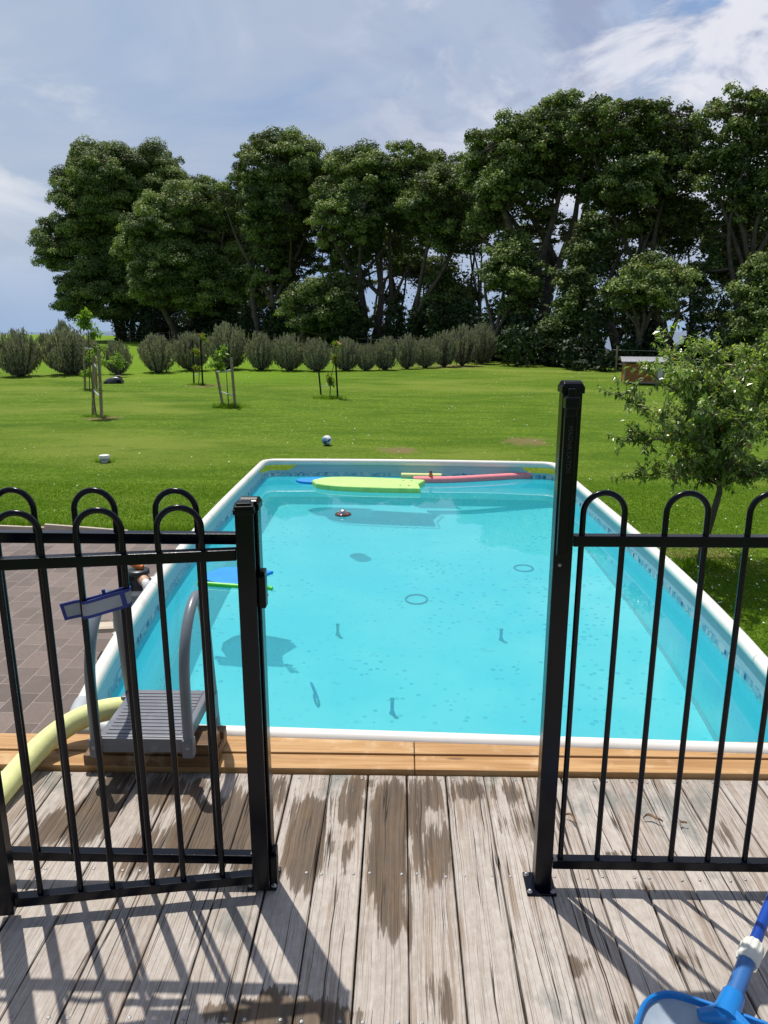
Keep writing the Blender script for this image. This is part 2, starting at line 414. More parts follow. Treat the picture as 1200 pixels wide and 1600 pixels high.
# --- pool
def mat_liner():
    t = NT('pool liner'); P = t.geo(); x, y, z = t.sep(P)
    nx, ny, nz = t.sep(t.geo('Normal'))
    side = t.math('SUBTRACT', 1., t.math('ABSOLUTE', nz))
    # floor: turquoise printed with scattered blue pebbles
    v1 = t.vor(t.map(P, (1, 1, 1)), 17., out='Distance', rnd=1.)
    keep = t.ramp(t.vor(P, 17., out='Color', rnd=1.), .50, .54)
    peb = t.math('MULTIPLY', t.ramp(v1, .34, .22), keep)
    dens = t.ramp(t.noise(P, 1.1, 3), .42, .58, .25, 1.)
    floorc = t.mix(t.ramp(t.noise(P, .9, 4), .35, .65), (.140, .850, .930), (.230, .940, .950))
    floorc = t.mix(t.math('MULTIPLY', t.math('MULTIPLY', peb, dens), .62), floorc, (.030, .46, .66))
    grime = t.ramp(t.noise(t.map(P, (2.5, 6., 1)), 1., 6, .7), .63, .74, 0, .35)
    floorc = t.mix(grime, floorc, (.10, .36, .38))
    wallc = t.mix(t.ramp(v1, .30, .18, 0, .6), (.003, .66, .92), (.002, .40, .72))
    wallc = t.mix(t.ramp(t.noise(P, 2.4, 4), .35, .7, 0, .5), wallc, (.02, .74, .94))
    wallc = t.mix(t.ramp(t.math('ADD', z, t.math('MULTIPLY', t.noise(P, 1.5, 3), .3)), -.45, -.95), wallc, floorc)
    # mosaic band at the waterline
    cell = t.N.new('ShaderNodeTexWhiteNoise')
    def q(v): return t.math('FLOOR', t.math('MULTIPLY', v, 34.))
    t.L.new(t.comb(q(x), q(y), q(z)), cell.inputs['Vector'])
    r = cell.outputs['Value']
    mos = t.mix(t.ramp(r, .34, .36), (.26, .54, .66), (.13, .40, .57))
    mos = t.mix(t.ramp(r, .55, .57), mos, (.45, .64, .72)); mos = t.mix(t.ramp(r, .80, .82), mos, (.17, .42, .60)); mos = t.mix(t.ramp(r, .94, .95), mos, (.05, .12, .28))
    wob = t.math('MULTIPLY', t.noise(P, 14., 3), .02)
    zz = t.math('ADD', z, wob)
    top = (.34, .57, .67)
    c = t.mix(t.ramp(zz, -.185, -.180), wallc, mos)
    c = t.mix(t.ramp(zz, -.098, -.096), c, top)
    c = t.mix(t.ramp(side, .4, .6), floorc, c)
    t.set('Base Color', c).set('Roughness', .38).set('Specular IOR Level', .4)
    c = t.mix(t.geo('Backfacing'), c, (.36, .39, .42)); t.set('Base Color', c)
    t.bump(t.noise(P, 3.2, 3), .25, .03)
    tr = t.N.new('ShaderNodeBsdfTranslucent'); t.L.new(t.mix(1., c, (.9, 1., 1.), 'MULTIPLY'), tr.inputs[0])
    ms = t.N.new('ShaderNodeMixShader'); ms.inputs[0].default_value = .28
    t.L.new(t.p.outputs[0], ms.inputs[1]); t.L.new(tr.outputs[0], ms.inputs[2]); t.L.new(ms.outputs[0], t.out.inputs[0])
    return t.m
M_LINER = mat_liner()
M_OUT = simple('pool outer fabric', (.34, .37, .40), .6, var=.08)
M_RIM = simple('pool rim white plastic', (.78, .75, .69), .38, var=.05, vs=3, dirt=((.50, .47, .40), .35), bump=.06)
M_RIMG = simple('pool frame grey', (.42, .45, .47), .4, var=.06)
M_SEAM = simple('liner seam', (.80, .88, .90), .5, var=.03)
def mat_water():
    t = NT('pool water')
    t.set('Base Color', (.90, .985, 1.)).set('Transmission Weight', 1.).set('Roughness', 0.).set('IOR', 1.33)
    d = t.N.new('ShaderNodeBsdfDiffuse'); d.inputs[0].default_value = (.09, .82, .94, 1)
    ms = t.N.new('ShaderNodeMixShader'); ms.inputs[0].default_value = .18
    t.L.new(t.p.outputs[0], ms.inputs[1]); t.L.new(d.outputs[0], ms.inputs[2]); t.L.new(ms.outputs[0], t.out.inputs[0])
    return t.m
M_WATER = mat_water()
def mat_sea():
    t = NT('sea'); P = t.geo()
    t.set('Base Color', (.055, .10, .16)).set('Roughness', .35)
    t.bump(t.noise(t.map(P, (.02, .08, 1)), 1., 4), .4, 1.); return t.m

# --- painted metal, plastics
M_BLACK = simple('black powder coat', (.0012, .0024, .0065), .22, .24, var=.2, vs=14, bump=.05, bs=160, dirt=((.010, .012, .016), .4))
M_BLACKP = simple('black plastic', (.002, .0026, .0042), .3, .2, var=.1)
M_SCREW = simple('zinc screw', (.34, .34, .34), .42, metal=.8, var=.2)
M_GREY = simple('grey ladder plastic', (.150, .158, .182), .42, var=.10, vs=9, dirt=((.27, .28, .31), .6))
M_GREYT = simple('grey ladder tube', (.15, .175, .20), .32, var=.06)
M_BLUE = simple('blue plastic frame', (.004, .17, .50), .3, var=.1)
M_BLUED = simple('dark blue pole', (.006, .055, .33), .25, var=.12)
M_BLUEM = simple('mid blue sleeve', (.03, .13, .36), .35, var=.08)
M_WHITEP = simple('off-white plastic', (.62, .62, .56), .5, var=.08)
M_NAVY = simple('navy webbing', (.008, .025, .20), .6, var=.2, bump=.2, bs=220)
M_GREYF = simple('grey hook fabric', (.30, .31, .36), .9, var=.12, bump=.3, bs=300)
M_YEL = simple('pale yellow foam', (.72, .74, .32), .75, var=.05, vs=30, bump=.2, bs=160, dirt=((.60, .60, .28), .4))
M_LIME = simple('lime foam', (.44, .76, .20), .6, var=.10, vs=14, bump=.1, bs=90, dirt=((.34, .62, .12), .5))
M_LIMED = simple('lime plastic', (.10, .62, .04), .35, var=.1)
M_CORAL = simple('coral foam', (.95, .27, .30), .75, var=.06, vs=30, bump=.15, bs=160)
M_SKYB = simple('bright blue foam', (.005, .25, .78), .5, var=.08)
M_WHITE = simple('white plastic', (.76, .76, .74), .4, var=.04)
M_ORANGE = simple('orange lever', (.72, .20, .035), .4, var=.08)
M_VALVE = simple('charcoal valve plastic', (.025, .030, .034), .35, var=.1)
M_TANK = simple('grey filter tank', (.25, .26, .24), .5, var=.08)
M_SILVER = simple('brushed silver', (.45, .46, .48), .3, metal=1., var=.08)
M_MAROON = simple('maroon plastic', (.10, .018, .018), .25, var=.1)

# ================================================================== GROUND, SEA
def sstep(t): t = np.clip(t, 0, 1); return t*t*(3-2*t)
def ground_z(x, y):
    s = np.maximum(((x+30)*45+(y-90)*50)/67.3, y-96)
    z = GZ - sstep((s-10)/70.)*37.
    return z
def build_ground():
    xs = np.concatenate([np.linspace(-700, -90, 24)[:-1], np.linspace(-90, 90, 121), np.linspace(90, 700, 24)[1:]])
    ys = np.concatenate([np.linspace(-400, -30, 12)[:-1], np.linspace(-30, 130, 107), np.linspace(130, 500, 20)[1:]])
    X, Y = np.meshgrid(xs, ys); Z = ground_z(X, Y)
    und = .03*np.sin(X*.31+1.3)*np.sin(Y*.22)+.05*np.sin(X*.09+Y*.07)
    Z = Z + und*sstep((Y-12)/10.)
    V = np.stack([X, Y, Z], -1).reshape(-1, 3); nx, ny = len(xs), len(ys)
    F = [(j*nx+i, j*nx+i+1, (j+1)*nx+i+1, (j+1)*nx+i) for j in range(ny-1) for i in range(nx-1)]
    me = bpy.data.meshes.new('lawn'); me.from_pydata(V.tolist(), [], F); me.materials.append(M_LAWN)
    me.polygons.foreach_set('use_smooth', [True]*len(F))
    o = bpy.data.objects.new('ground', me); COL.objects.link(o); tag(o, kind='structure')
build_ground()
m = MB(); n = 96; Rr = 1750
m.add([(0, 0, -36)]+[(Rr*math.cos(2*PI*k/n), Rr*math.sin(2*PI*k/n), -36) for k in range(n)], [(0, k+1, (k+1) % n+1) for k in range(n)])
tag(m.build('sea', mat_sea()), kind='structure')
# paved terrace beside the pool
m = MB(); m.add([(-12, -4, GZ+.006), (2.4, -4, GZ+.006), (2.4, 2.6, GZ+.006), (-1.2, 2.6, GZ+.006), (-1.2, 9.72, GZ+.006), (-12, 10.6, GZ+.006)], [(0, 1, 2, 3, 4, 5)])
tag(m.build('paved_terrace', M_PAVER), kind='structure')

# ================================================================== DECK
BW, X0 = .1437, .0286+.0718      # board pitch, centre of the board right of the middle gap
DY0, DY1 = -.9, 2.545
def wet_field(x, y):
    P = []
    def e(px, py, rx, ry, a=1.0):
        c = at(px, py, 0); P.append((c.x, c.y, rx, ry, a))
    e(478, 1320, .062, .17); e(482, 1270, .05, .10, .8); e(545, 1260, .055, .12, .62); e(545, 1330, .05, .07, .45)
    e(612, 1270, .058, .16, 1.1); e(605, 1345, .055, .16, 1.1); e(612, 1420, .03, .11, .9)
    e(665, 1240, .055, .10, .7); e(690, 1330, .035, .16, .5); e(735, 1235, .06, .07, .6); e(560, 1225, .05, .06, .6)
    e(430, 1240, .06, .12, .6); e(360, 1290, .07, .17, .9); e(300, 1310, .07, .18, 1.0); e(220, 1330, .07, .15, .55)
    e(250, 1240, .07, .12, .6); e(150, 1270, .07, .15, 1.0); e(85, 1290, .06, .09, .7); e(50, 1320, .05, .06, .6); e(390, 1340, .05, .14, .8)
    e(185, 1220, .06, .08, .6); e(300, 1235, .06, .08, .6); e(440, 1583, .16, .035, 1.0); e(425, 1560, .03, .03, .9); e(530, 1590, .08, .03, .5)
    e(652, 1300, .018, .22, .62); e(676, 1340, .016, .20, .58); e(668, 1400, .012, .10, .5); e(705, 1250, .02, .12, .5); e(840, 1300, .02, .16, .5); e(795, 1240, .05, .07, .5); e(530, 1390, .012, .12, .5); e(640, 1440, .008, .10, .6)
    e(690, 1560, .04, .10, .5); e(960, 1340, .035, .03, .6); e(1075, 1500, .05, .05, .45); e(905, 1510, .03, .04, .55); e(1140, 1310, .03, .1, .45)
    e(985, 1590, .05, .05, .5); e(1000, 1385, .05, .03, .5); e(800, 1290, .04, .12, .4); e(830, 1480, .04, .06, .3)
    f = np.zeros_like(x)
    for cx, cy, rx, ry, a in P:
        d = np.sqrt(((x-cx)/rx)**2+((y-cy)/ry)**2)
        f = np.maximum(f, a*np.clip(1.45-d*.85, 0, 1.0))
    return f
def build_deck():
    rng = np.random.RandomState(4)
    V = []; Fc = []; BC = []; W = []; RN = []
    ny = 110; ys = np.linspace(DY0, DY1, ny)
    gap = .0055; hb = (BW-gap)/2; ch = .003
    prof = [(-hb, -.03), (-hb, -ch), (-hb+ch, 0.), (-hb*.5, 0.0004), (0, .0008), (hb*.5, .0004), (hb-ch, 0.), (hb, -ch), (hb, -.03)]
    k = len(prof)
    for b in range(-22, 24):
        cx = X0+b*BW; off = rng.uniform(0, 40); rn = rng.uniform(0, 10); dz = rng.uniform(-.001, .001); wob = rng.uniform(0, 6)
        y1 = DY1+rng.uniform(-.004, .003)
        base = len(V)
        for j, yy in enumerate(ys):
            yy = min(yy, y1) if j == ny-1 else yy
            sh = .0012*math.sin(yy*2.3+wob)
            for (px, pz) in prof:
                V.append((cx+px+sh, yy, pz+dz)); BC.append((px, yy+off, 0)); RN.append(rn)
        for j in range(ny-1):
            for i in range(k-1):
                a = base+j*k+i; Fc.append((a, a+1, a+k+1, a+k))
        a = base+(ny-1)*k; Fc.append(tuple(a+i for i in range(k)))
    Va = np.array(V); W = wet_field(Va[:, 0], Va[:, 1])
    me = bpy.data.meshes.new('deck'); me.from_pydata(V, [], Fc); me.materials.append(M_DECK)
    a = me.attributes.new('bc', 'FLOAT_VECTOR', 'POINT'); a.data.foreach_set('vector', np.array(BC, dtype=np.float32).ravel())
    a = me.attributes.new('wet', 'FLOAT', 'POINT'); a.data.foreach_set('value', W.astype(np.float32))
    a = me.attributes.new('rnd', 'FLOAT', 'POINT'); a.data.foreach_set('value', np.array(RN, dtype=np.float32))
    me.update()
    o = bpy.data.objects.new('deck', me); COL.objects.link(o)
    tag(o, 'weathered grey timber deck with brown wet patches', kind='structure')
    # joists under it
    m = MB()
    for y in (-.6, -.1, .42, .96, 1.5, 2.02, 2.50): m.box((X0, y, -.10), (6.4, .045, .135))
    for x in (-3.0, -1.0, 1.0, 3.0):
        for y in (.0, 2.40): m.box((x, y, -.68), (.1, .1, 1.02))
    m.build('deck_joist', M_STAKE, o)
    m = MB()
    for k in range(9): m.box((X0, 2.50, -.24-k*.112), (6.5, .022, .104))
    m.build('glow_screen', M_STAKE, o, bevel=.003)  # unseen boards added to block the liner's glow through the deck gaps
    # screws: one mesh, copies share it
    m = MB(); m.lathe([(0.0, .0006), (.0016, .0006), (.002, .0014), (.0048, .0016), (.0052, 0.)], 10)
    first = None; cnt = 0
    for y, amp in ((2.525, .004), (2.02, .006), (1.505, .006)):
        for b in range(-9, 10):
            for s in (-1, 1):
                if cnt > 99: continue
                x = X0+b*BW+s*.047+rng.uniform(-.006, .006); yy = y+rng.uniform(-amp, amp)
                if y < 1.6 and abs(x) > 1.0: continue
                if y > 1.6 and abs(x) > 1.42: continue
                if first is None: first = m.build('screw', M_SCREW, o); s_ = first
                else: s_ = first.copy(); COL.objects.link(s_); s_.parent = o
                s_.location = (x, yy, .0008); s_.rotation_euler = (0, 0, rng.uniform(0, 3)); cnt += 1
build_deck()

# timber coping boards between the deck and the pool
def coping():
    rng = random.Random(2)
    root = thing('timber_coping', 'two rows of honey coloured pine boards laid along the pool edge of the deck', 'timber boards', (0, 0, 0))
    xj = at(648, 1195, .022).x
    rows = [(2.553, .098, .022, ((-3.2, xj-.0015), (xj+.0015, 3.2))), (2.655, .118, .026, ((-3.2, xj-.0015), (xj+.0015, 3.2)))]
    for y0, wd, z, spans in rows:
        for a, b in spans:
            m = MB(); m.box(((a+b)/2, y0+wd/2, z-.0225), (b-a, wd-.003, .045)); m.build('board', M_PINE, root, bevel=.004)
    m = MB(); m.box((0, 2.662, -.09), (6.4, .2, .09)); m.build('bearer', M_STAKE, root)
coping()

# ================================================================== FENCE
FY = 1.985
def post(root, x, y, h, face=.05, cap=True, foot=True, z0=0.):
    m = MB(); m.box((x, y, z0+(h-z0-.02)/2+.0), (face, face, h-z0-.02)); m.build('post', M_BLACK, root, bevel=.004, seg=3)
    if cap:
        m = MB(); f = face/2+.004
        m.box((x, y, h-.022), (2*f, 2*f, .018))
        # ribbed, gently domed top
        n = 7
        for i in range(n):
            a0 = -1+2*i/n; a1 = -1+2*(i+.86)/n
            z_ = lambda a: h-.013+.013*math.sqrt(max(0, 1-.75*a*a))
            m.add([(x-f*.97, y+f*a0, h-.015), (x+f*.97, y+f*a0, h-.015), (x+f*.97, y+f*a1, h-.015), (x-f*.97, y+f*a1, h-.015),
                   (x-f*.8, y+f*a0*.95, z_(a0)), (x+f*.8, y+f*a0*.95, z_(a0)), (x+f*.8, y+f*a1*.95, z_(a1)), (x-f*.8, y+f*a1*.95, z_(a1))],
                  [(0, 3, 2, 1), (4, 5, 6, 7), (0, 1, 5, 4), (1, 2, 6, 5), (2, 3, 7, 6), (3, 0, 4, 7)])
        m.build('post_cap', M_BLACKP, root, bevel=.0015)
    if foot:
        m = MB(); m.box((x-.006, y, .0045), (.088, .095, .008)); fo = m.build('base_plate', M_BLACK, root, bevel=.002)
        for sx in (-1, 1):
            for sy in (-1, 1):
                m = MB(); m.lathe([(0, .016), (.003, .016), (.007, .012), (.008, .0085), (.011, .0085), (.011, 0.0085)], 12, (x-.006+sx*.034, y+sy*.036, 0)); m.build('bolt', M_SCREW, fo)
def loop_pair(x0, x1, y, zt, zb, top):
    r = (x1-x0)/2; c = (x0+x1)/2
    pts = [(x0, y, zb), (x0, y, (zb+zt)/2), (x0, y, top-r)]+arc((c, y, top-r), r, PI, 0, 18)[1:-1]+[(x1, y, top-r), (x1, y, (zb+zt)/2), (x1, y, zb)]
    return pts
BR = .0082
def rail(m, x0, x1, y, z, h=.030, d=.030): m.box(((x0+x1)/2, y, z), (abs(x1-x0), d, h))
# right panel
fr = thing('pool_fence', 'black loop top fence panel with latch post right of the gateway', 'fence', (0, 0, 0))
RX = .432
post(fr, RX, FY, 1.515)
x1 = 3.1
m = MB(); rail(m, RX+.028, x1, FY, 1.092); m.build('rail', M_BLACK, fr, bevel=.002)
m = MB(); rail(m, RX+.028, x1, FY, .085); m.build('rail', M_BLACK, fr, bevel=.002)
x = .484
while x+.1093 < x1:
    m = MB(); m.tube(loop_pair(x, x+.1093, FY, 1.09, .09, 1.222), BR, 12); m.build('loop_baluster', M_BLACK, fr); x += .2186
m = MB(); m.box((RX+.034, FY-.006, .103), (.014, .02, .012)); m.build('rail_bracket', M_SCREW, fr, bevel=.003)
# left panel (behind the open gate)
fl = thing('pool_fence', 'black loop top fence panel behind the open gate, left of the gateway', 'fence', (0, 0, 0))
LX = -.404
post(fl, LX, FY+.005, 1.205)
m = MB(); rail(m, -3.1, LX-.028, FY, 1.092); m.build('rail', M_BLACK, fl, bevel=.002)
m = MB(); rail(m, -3.1, LX-.028, FY, .085); m.build('rail', M_BLACK, fl, bevel=.002)
x = -.548
while x-.11 > -3.1:
    m = MB(); m.tube(loop_pair(x-.11, x, FY, 1.09, .09, 1.222), BR, 12); m.build('loop_baluster', M_BLACK, fl); x -= .22
m = MB(); m.box((LX-.034, FY-.006, .103), (.016, .02, .012)); m.build('rail_bracket', M_SCREW, fl, bevel=.003)
# gate: folded back, local x runs from the hinge stile to the far stile
g0 = Vector((-.408, 1.932, 0)); g1 = at(6, 1418, .04)
gl = 0.715; ga = math.atan2(g1.y-g0.y, g1.x-g0.x)
gate = thing('gate', 'black loop top gate swung wide open, folded back against the left fence panel', 'gate', g0, ga)
m = MB(); m.box((0, 0, .605), (.048, .048, 1.15)); m.build('stile', M_BLACK, gate, bevel=.004, seg=3)
m = MB(); m.box((gl, 0, .605), (.048, .048, 1.15)); m.build('stile', M_BLACK, gate, bevel=.004, seg=3)
for xx in (0, gl):
    m = MB(); m.box((xx, 0, 1.184), (.056, .056, .014)); m.box((xx, 0, 1.194), (.05, .05, .010)); m.box((xx, 0, 1.202), (.038, .038, .008)); m.build('stile_cap', M_BLACKP, gate, bevel=.002)
for z in (1.065, .062):
    m = MB(); m.box((gl/2, 0, z), (gl-.05, .03, .03)); m.build('rail', M_BLACK, gate, bevel=.002)
gx = [.112, .224, .312, .424, .512, .622]
for a in (0, 2, 4):
    m = MB(); m.tube(loop_pair(gx[a], gx[a+1], 0, 1.06, .066, 1.196), BR, 12); m.build('loop_baluster', M_BLACK, gate)
# hinges fixed on the post
for z in (.96, .09):
    m = MB(); m.box((LX+.034, FY-.03, z), (.016, .036, .105)); m.box((LX+.036, FY-.056, z), (.020, .020, .085)); h = m.build('hinge', M_BLACKP, fl, bevel=.003)
    m = MB(); m.lathe([(0, .003), (.003, .003), (.006, .001), (.006, -.002)], 12, (LX+.0435, FY-.03, z-.02), Matrix.Rotation(R(90), 3, 'Y')); m.build('hinge_screw', M_SCREW, h)
# latch: long lift-pull housing on the camera-left side of the latch post
lt = MB(); ly = FY-.032
lt.box((RX-.006, ly-.004, 1.27), (.030, .022, .42)); lt.box((RX-.019, ly-.010, 1.25), (.005, .016, .36)); lt.box((RX+.0075, ly-.010, 1.25), (.005, .016, .36))
latch = lt.build('latch_housing', M_BLACKP, fr, bevel=.003, seg=3)
lt = MB(); lt.box((RX-.006, ly-.010, 1.463), (.036, .036, .030)); lt.box((RX-.006, ly-.008, 1.443), (.028, .028, .03)); lt.box((RX-.006, ly-.004, 1.487), (.020, .02, .022)); lt.build('latch_knob', M_BLACKP, latch, bevel=.004, seg=3)
lt = MB(); lt.lathe([(0, .003), (.0025, .003), (.005, .001), (.005, -.001)], 12, (RX-.008, FY-.0265, 1.03), Matrix.Rotation(R(90), 3, 'X')); lt.build('latch_screw', M_SCREW, latch)
txt = bpy.data.curves.new('latch_lettering', 'FONT'); txt.body = 'MAGNA LATCH'; txt.size = .017; txt.extrude = .0003; txt.align_x = 'CENTER'; txt.align_y = 'CENTER'
to = bpy.data.objects.new('latch_lettering', txt); COL.objects.link(to); to.parent = latch
dg = bpy.context.evaluated_depsgraph_get(); me_ = bpy.data.meshes.new_from_object(to.evaluated_get(dg)); bpy.data.objects.remove(to)
to = bpy.data.objects.new('latch_lettering', me_); COL.objects.link(to); to.parent = latch
to.location = (RX-.006, ly-.0154, 1.345); to.rotation_euler = (R(90), R(90), 0); me_.materials.clear(); me_.materials.append(simple('faded grey lettering', (.013, .016, .022), .6))

# strap wound round two gate bars
def strap():
    root = thing('cleaning_strap', 'blue edged grey strap wound around two bars of the open gate', 'strap', g0-Vector((math.cos(ga), math.sin(ga), 0))*.100, ga)
    # a band swept as a ribbon around bars at x=.407 and .495 in gate space, inclined; local y<0 faces away
    zc = .948
    xa, xb = .437, .300
    def rib(path, hw, name, mat, off=0.):
        m = MB(); L_, U_ = [], []
        th = .0022; n = len(path)
        vs = []
        for i, p in enumerate(path):
            p = Vector(p); t = Vector(path[min(i+1, n-1)])-Vector(path[max(i-1, 0)]); t.normalize()
            nrm = Vector((t.y, -t.x, 0)).normalized(); up = t.cross(nrm)
            if up.z < 0: up = -up
            a = p+nrm*(th+off); b = p-nrm*(th+off)
            vs += [a+up*hw[0], a+up*hw[1], b+up*hw[1], b+up*hw[0]]
        fs = []
        for i in range(n-1):
            for k in range(4): fs.append((i*4+k, i*4+(k+1) % 4, i*4+4+(k+1) % 4, i*4+4+k))
        fs += [(0, 3, 2, 1), (n*4-4, n*4-3, n*4-2, n*4-1)]
        m.add(vs, fs, False); return m.build(name, mat, root)
    path = spline([(.583, -.020, zc-.030), (.555, -.020, zc-.024), (.530, -.014, zc-.018), (.512, -.0125, zc-.014), (.465, -.014, zc-.003), (.414, -.013, zc+.012), (.404, .0, zc+.015), (.414, .0135, zc+.012),
                   (.455, .017, zc+.002), (.505, .015, zc-.012), (.523, .007, zc-.017), (.525, .0, zc-.018)], 5)
    path = [(p[0], p[1], p[2]) for p in path]
    rib(path, (-.017, .017), 'fabric', M_GREYF)
    rib(path, (.016, .0235), 'binding', M_NAVY, .0008); rib(path, (-.0235, -.016), 'binding', M_NAVY, .0008)
    rib([(.5835, -.0202, zc-.030), (.575, -.0202, zc-.0283)], (-.0225, .0225), 'end_binding', M_NAVY, .0012)
    rib([(.424, .0150, zc+.0100), (.412, .0140, zc+.0120)], (-.0225, .0225), 'end_binding', M_NAVY, .0012)
    rib([(.472, -.0135, zc-.0045), (.464, -.0140, zc-.003)], (.018, .034), 'end_binding', M_NAVY, .0012)
strap()

# ================================================================== POOL
RZ = .045
FL_, FR_ = at(413, 717, RZ), at(868, 722, RZ)
NL_, NR_ = at(108, 1128, RZ), Vector((1.70, 2.705, RZ))
left_side = [NL_, at(192, 985, RZ), at(254, 884, RZ), at(346, 784, RZ), FL_]
right_side = [FR_, at(891, 745, RZ), at(995, 829, RZ), at(1070, 900, RZ), at(1186, 1019, RZ), NR_]
def side(a, bulge, b, n):      # straight chord plus smooth bow outward in x
    return [a.lerp(b, i/n)+Vector((bulge*math.sin(PI*i/n)**.8, 0, 0)) for i in range(n+1)]
mid_l = -1.625-(FL_.x+NL_.x)/2; mid_r = 1.845-(FR_.x+NR_.x)/2
def smooth_side(P, n):         # least-squares cubic through the traced points, x as a function of y
    ys = np.array([p.y for p in P]); xs = np.array([p.x for p in P]); co = np.polyfit(ys, xs, 3)
    yy = np.linspace(P[0].y, P[-1].y, n+1); return [Vector((np.polyval(co, q), q, RZ)) for q in yy]
SL = smooth_side(left_side, 28); SR = smooth_side(right_side, 28)
FLc, FRc, NLc, NRc = SL[-1], SR[0], SL[0], SR[-1]
RC = .10
def loop_points(inset=0.):
    """closed ring of the pool edge, counter-clockwise from near-left, with rounded corners"""
    raw = []
    near = [NLc.lerp(NRc, i/24) for i in range(25)]
    for i, p in enumerate(near): p.y += .0
    far = [FRc.lerp(FLc, i/24)+Vector((0, .05*math.sin(PI*i/24), 0)) for i in range(25)]
    ring = near[:-1]+SR[::-1][:-1]+far[:-1]+SL[::-1][:-1]
    # round corners by local averaging
    ring = [p.copy() for p in ring]
    return ring
ring = loop_points()
def corner_round(ring, r=.16, k=7):
    cs = [NLc, NRc, FRc, FLc]; out = []
    keep = [p for p in ring if all((p-c).length > r for c in cs)]
    # rebuild: walk order, inserting bezier at each corner
    order = ring; res = []; i = 0; n = len(order)
    inside = [min((p-c).length for c in cs) <= r for p in order]
    start = next(i for i in range(n) if not inside[i])
    seq = [(start+j) % n for j in range(n)]; j = 0
    while j < n:
        idx = seq[j]
        if not inside[idx]: res.append(order[idx]); j += 1
        else:
            a = res[-1]; q = j
            while q < n and inside[seq[q]]: q += 1
            b = order[seq[q % n]]; c = min(cs, key=lambda c_: (c_-order[idx]).length)
            # tangent points at distance r from corner
            ta = c+(a-c).normalized()*r; tb = c+(b-c).normalized()*r
            for s in range(k+1):
                u = s/k; res.append(ta*(1-u)**2+c*2*u*(1-u)+tb*u*u)
            j = q
    return res
ring = corner_round(ring)
def offset(ring, d, z):
    n = len(ring); out = []
    for i, p in enumerate(ring):
        t = ring[(i+1) % n]-ring[i-1]; t.z = 0
        if t.length < 1e-6: t = Vector((1, 0, 0))
        t.normalize(); nr = Vector((t.y, -t.x, 0))     # outward for counter-clockwise
        out.append(Vector((p.x+nr.x*d, p.y+nr.y*d, z)))
    return out
pool = thing('above_ground_pool', 'rectangular above ground pool with white rim and turquoise liner beyond the deck', 'pool', (0, 0, 0))
WZ, FZ = -.145, -1.13
cc = [NLc, NRc, FRc, FLc]
def dip(p):     # the liner top sags at the four corners, leaving a slot under the rim
    d = min((Vector((p.x, p.y, 0))-Vector((c.x, c.y, 0))).length for c in cc[2:])
    dd = min((Vector((p.x, p.y, 0))-Vector((c.x, c.y, 0))).length for c in cc[:2])
    v = 0.
    far = p.y > 8
    if far and d < .42: v = .085*min(1., (.42-d)/.10)
    return v
levels = [.0, -.02, -.05, -.09, -.14, -.19, -.26, -.4, -.6, -.8, -.98, -1.08, FZ]
n = len(ring)
rings = []
for li, z in enumerate(levels):
    ins = -.012-.02*math.sin(PI*min(1, (0-z)/1.1)) if z > -1.05 else -.012-.02*(1.13+z)/.08*.3-.03
    o_ = offset(ring, ins, z)
    if li < 4:
        for i, p in enumerate(o_):
            dz = dip(ring[i]); p.z = min(z, -dz) if dz > 0 and z > -dz else z
            if dz > 0 and z > -dz-.0: p.z = -dz-.0005*li
    rings.append(o_)
m = MB()
vs = [v for rg in rings for v in rg]
fs = [(a*n+i, a*n+(i+1) % n, (a+1)*n+(i+1) % n, (a+1)*n+i) for a in range(len(levels)-1) for i in range(n)]
m.add(vs, fs, True)
# floor as a fan of rings
cen = sum((Vector(p) for p in rings[-1]), Vector())/n
fr_ = []
K = 14
for k in range(K+1):
    u = k/K; fr_.append([Vector(p).lerp(Vector((cen.x, p.y*.25+cen.y*.75 if 0 else cen.y, FZ)), u*.985) for p in rings[-1]])
b0 = len(m.v)
vs = [v for rg in fr_ for v in rg]; m.add(vs, [(k*n+i, k*n+(i+1) % n, (k+1)*n+(i+1) % n, (k+1)*n+i) for k in range(K) for i in range(n)][::1], True)
m.add(fr_[-1], [tuple(range(n))], True)
liner = m.build('liner', M_LINER, pool); liner.cycles.is_caustics_receiver = True
# rim tube
m = MB(); m.tube(offset(ring, 0, .012), .036, 16, closed=True, sx=1.0); rim = m.build('rim', M_RIM, pool)
# sleeves / joints on the rim
def ring_at(i, d=.006, r=.0366, name='rim_joint', mat=None):
    p = offset(ring, 0, .012); a = p[i]; b = p[(i+1) % n]; t = (b-a).normalized()
    mm = MB(); mm.tube([a-t*d/2, a+t*d/2], r, 16, cap=True); mm.build(name, mat or M_RIMG, rim)
pts = offset(ring, 0, .012)
def nearest(x, y): return min(range(n), key=lambda i: (pts[i].x-x)**2+(pts[i].y-y)**2)
for (x, y) in ((1.84, 5.9), (1.84, 4.3), (1.8, 3.55), (1.76, 7.4), (-1.63, 4.6), (-1.63, 6.2), (-1.63, 7.6)): ring_at(nearest(x, y), .004, .0368)
for c, s in ((FLc, 1), (FRc, -1)): ring_at(nearest(c.x+s*.45, c.y+.03), .01, .0375, 'rim_joint', M_RIM)
# grey elbow on the near left corner
i0 = nearest(NLc.x, NLc.y); el = [pts[(i0+k) % n] for k in range(-5, 6)]
m = MB(); m.tube(el, .041, 14); m.build('corner_elbow', M_RIMG, pool)
# A-frame legs outside
for (x, y, sgn) in [(SL[k].x, SL[k].y, -1) for k in (5, 11, 17, 23)]+[(SR[k].x, SR[k].y, 1) for k in (5, 11, 17, 23)]:
    m = MB(); m.tube([(x+sgn*.05, y, -.02), (x+sgn*.10, y, -.5), (x+sgn*.34, y, GZ+.02)], .025, 10); m.build('leg', M_RIMG, pool)
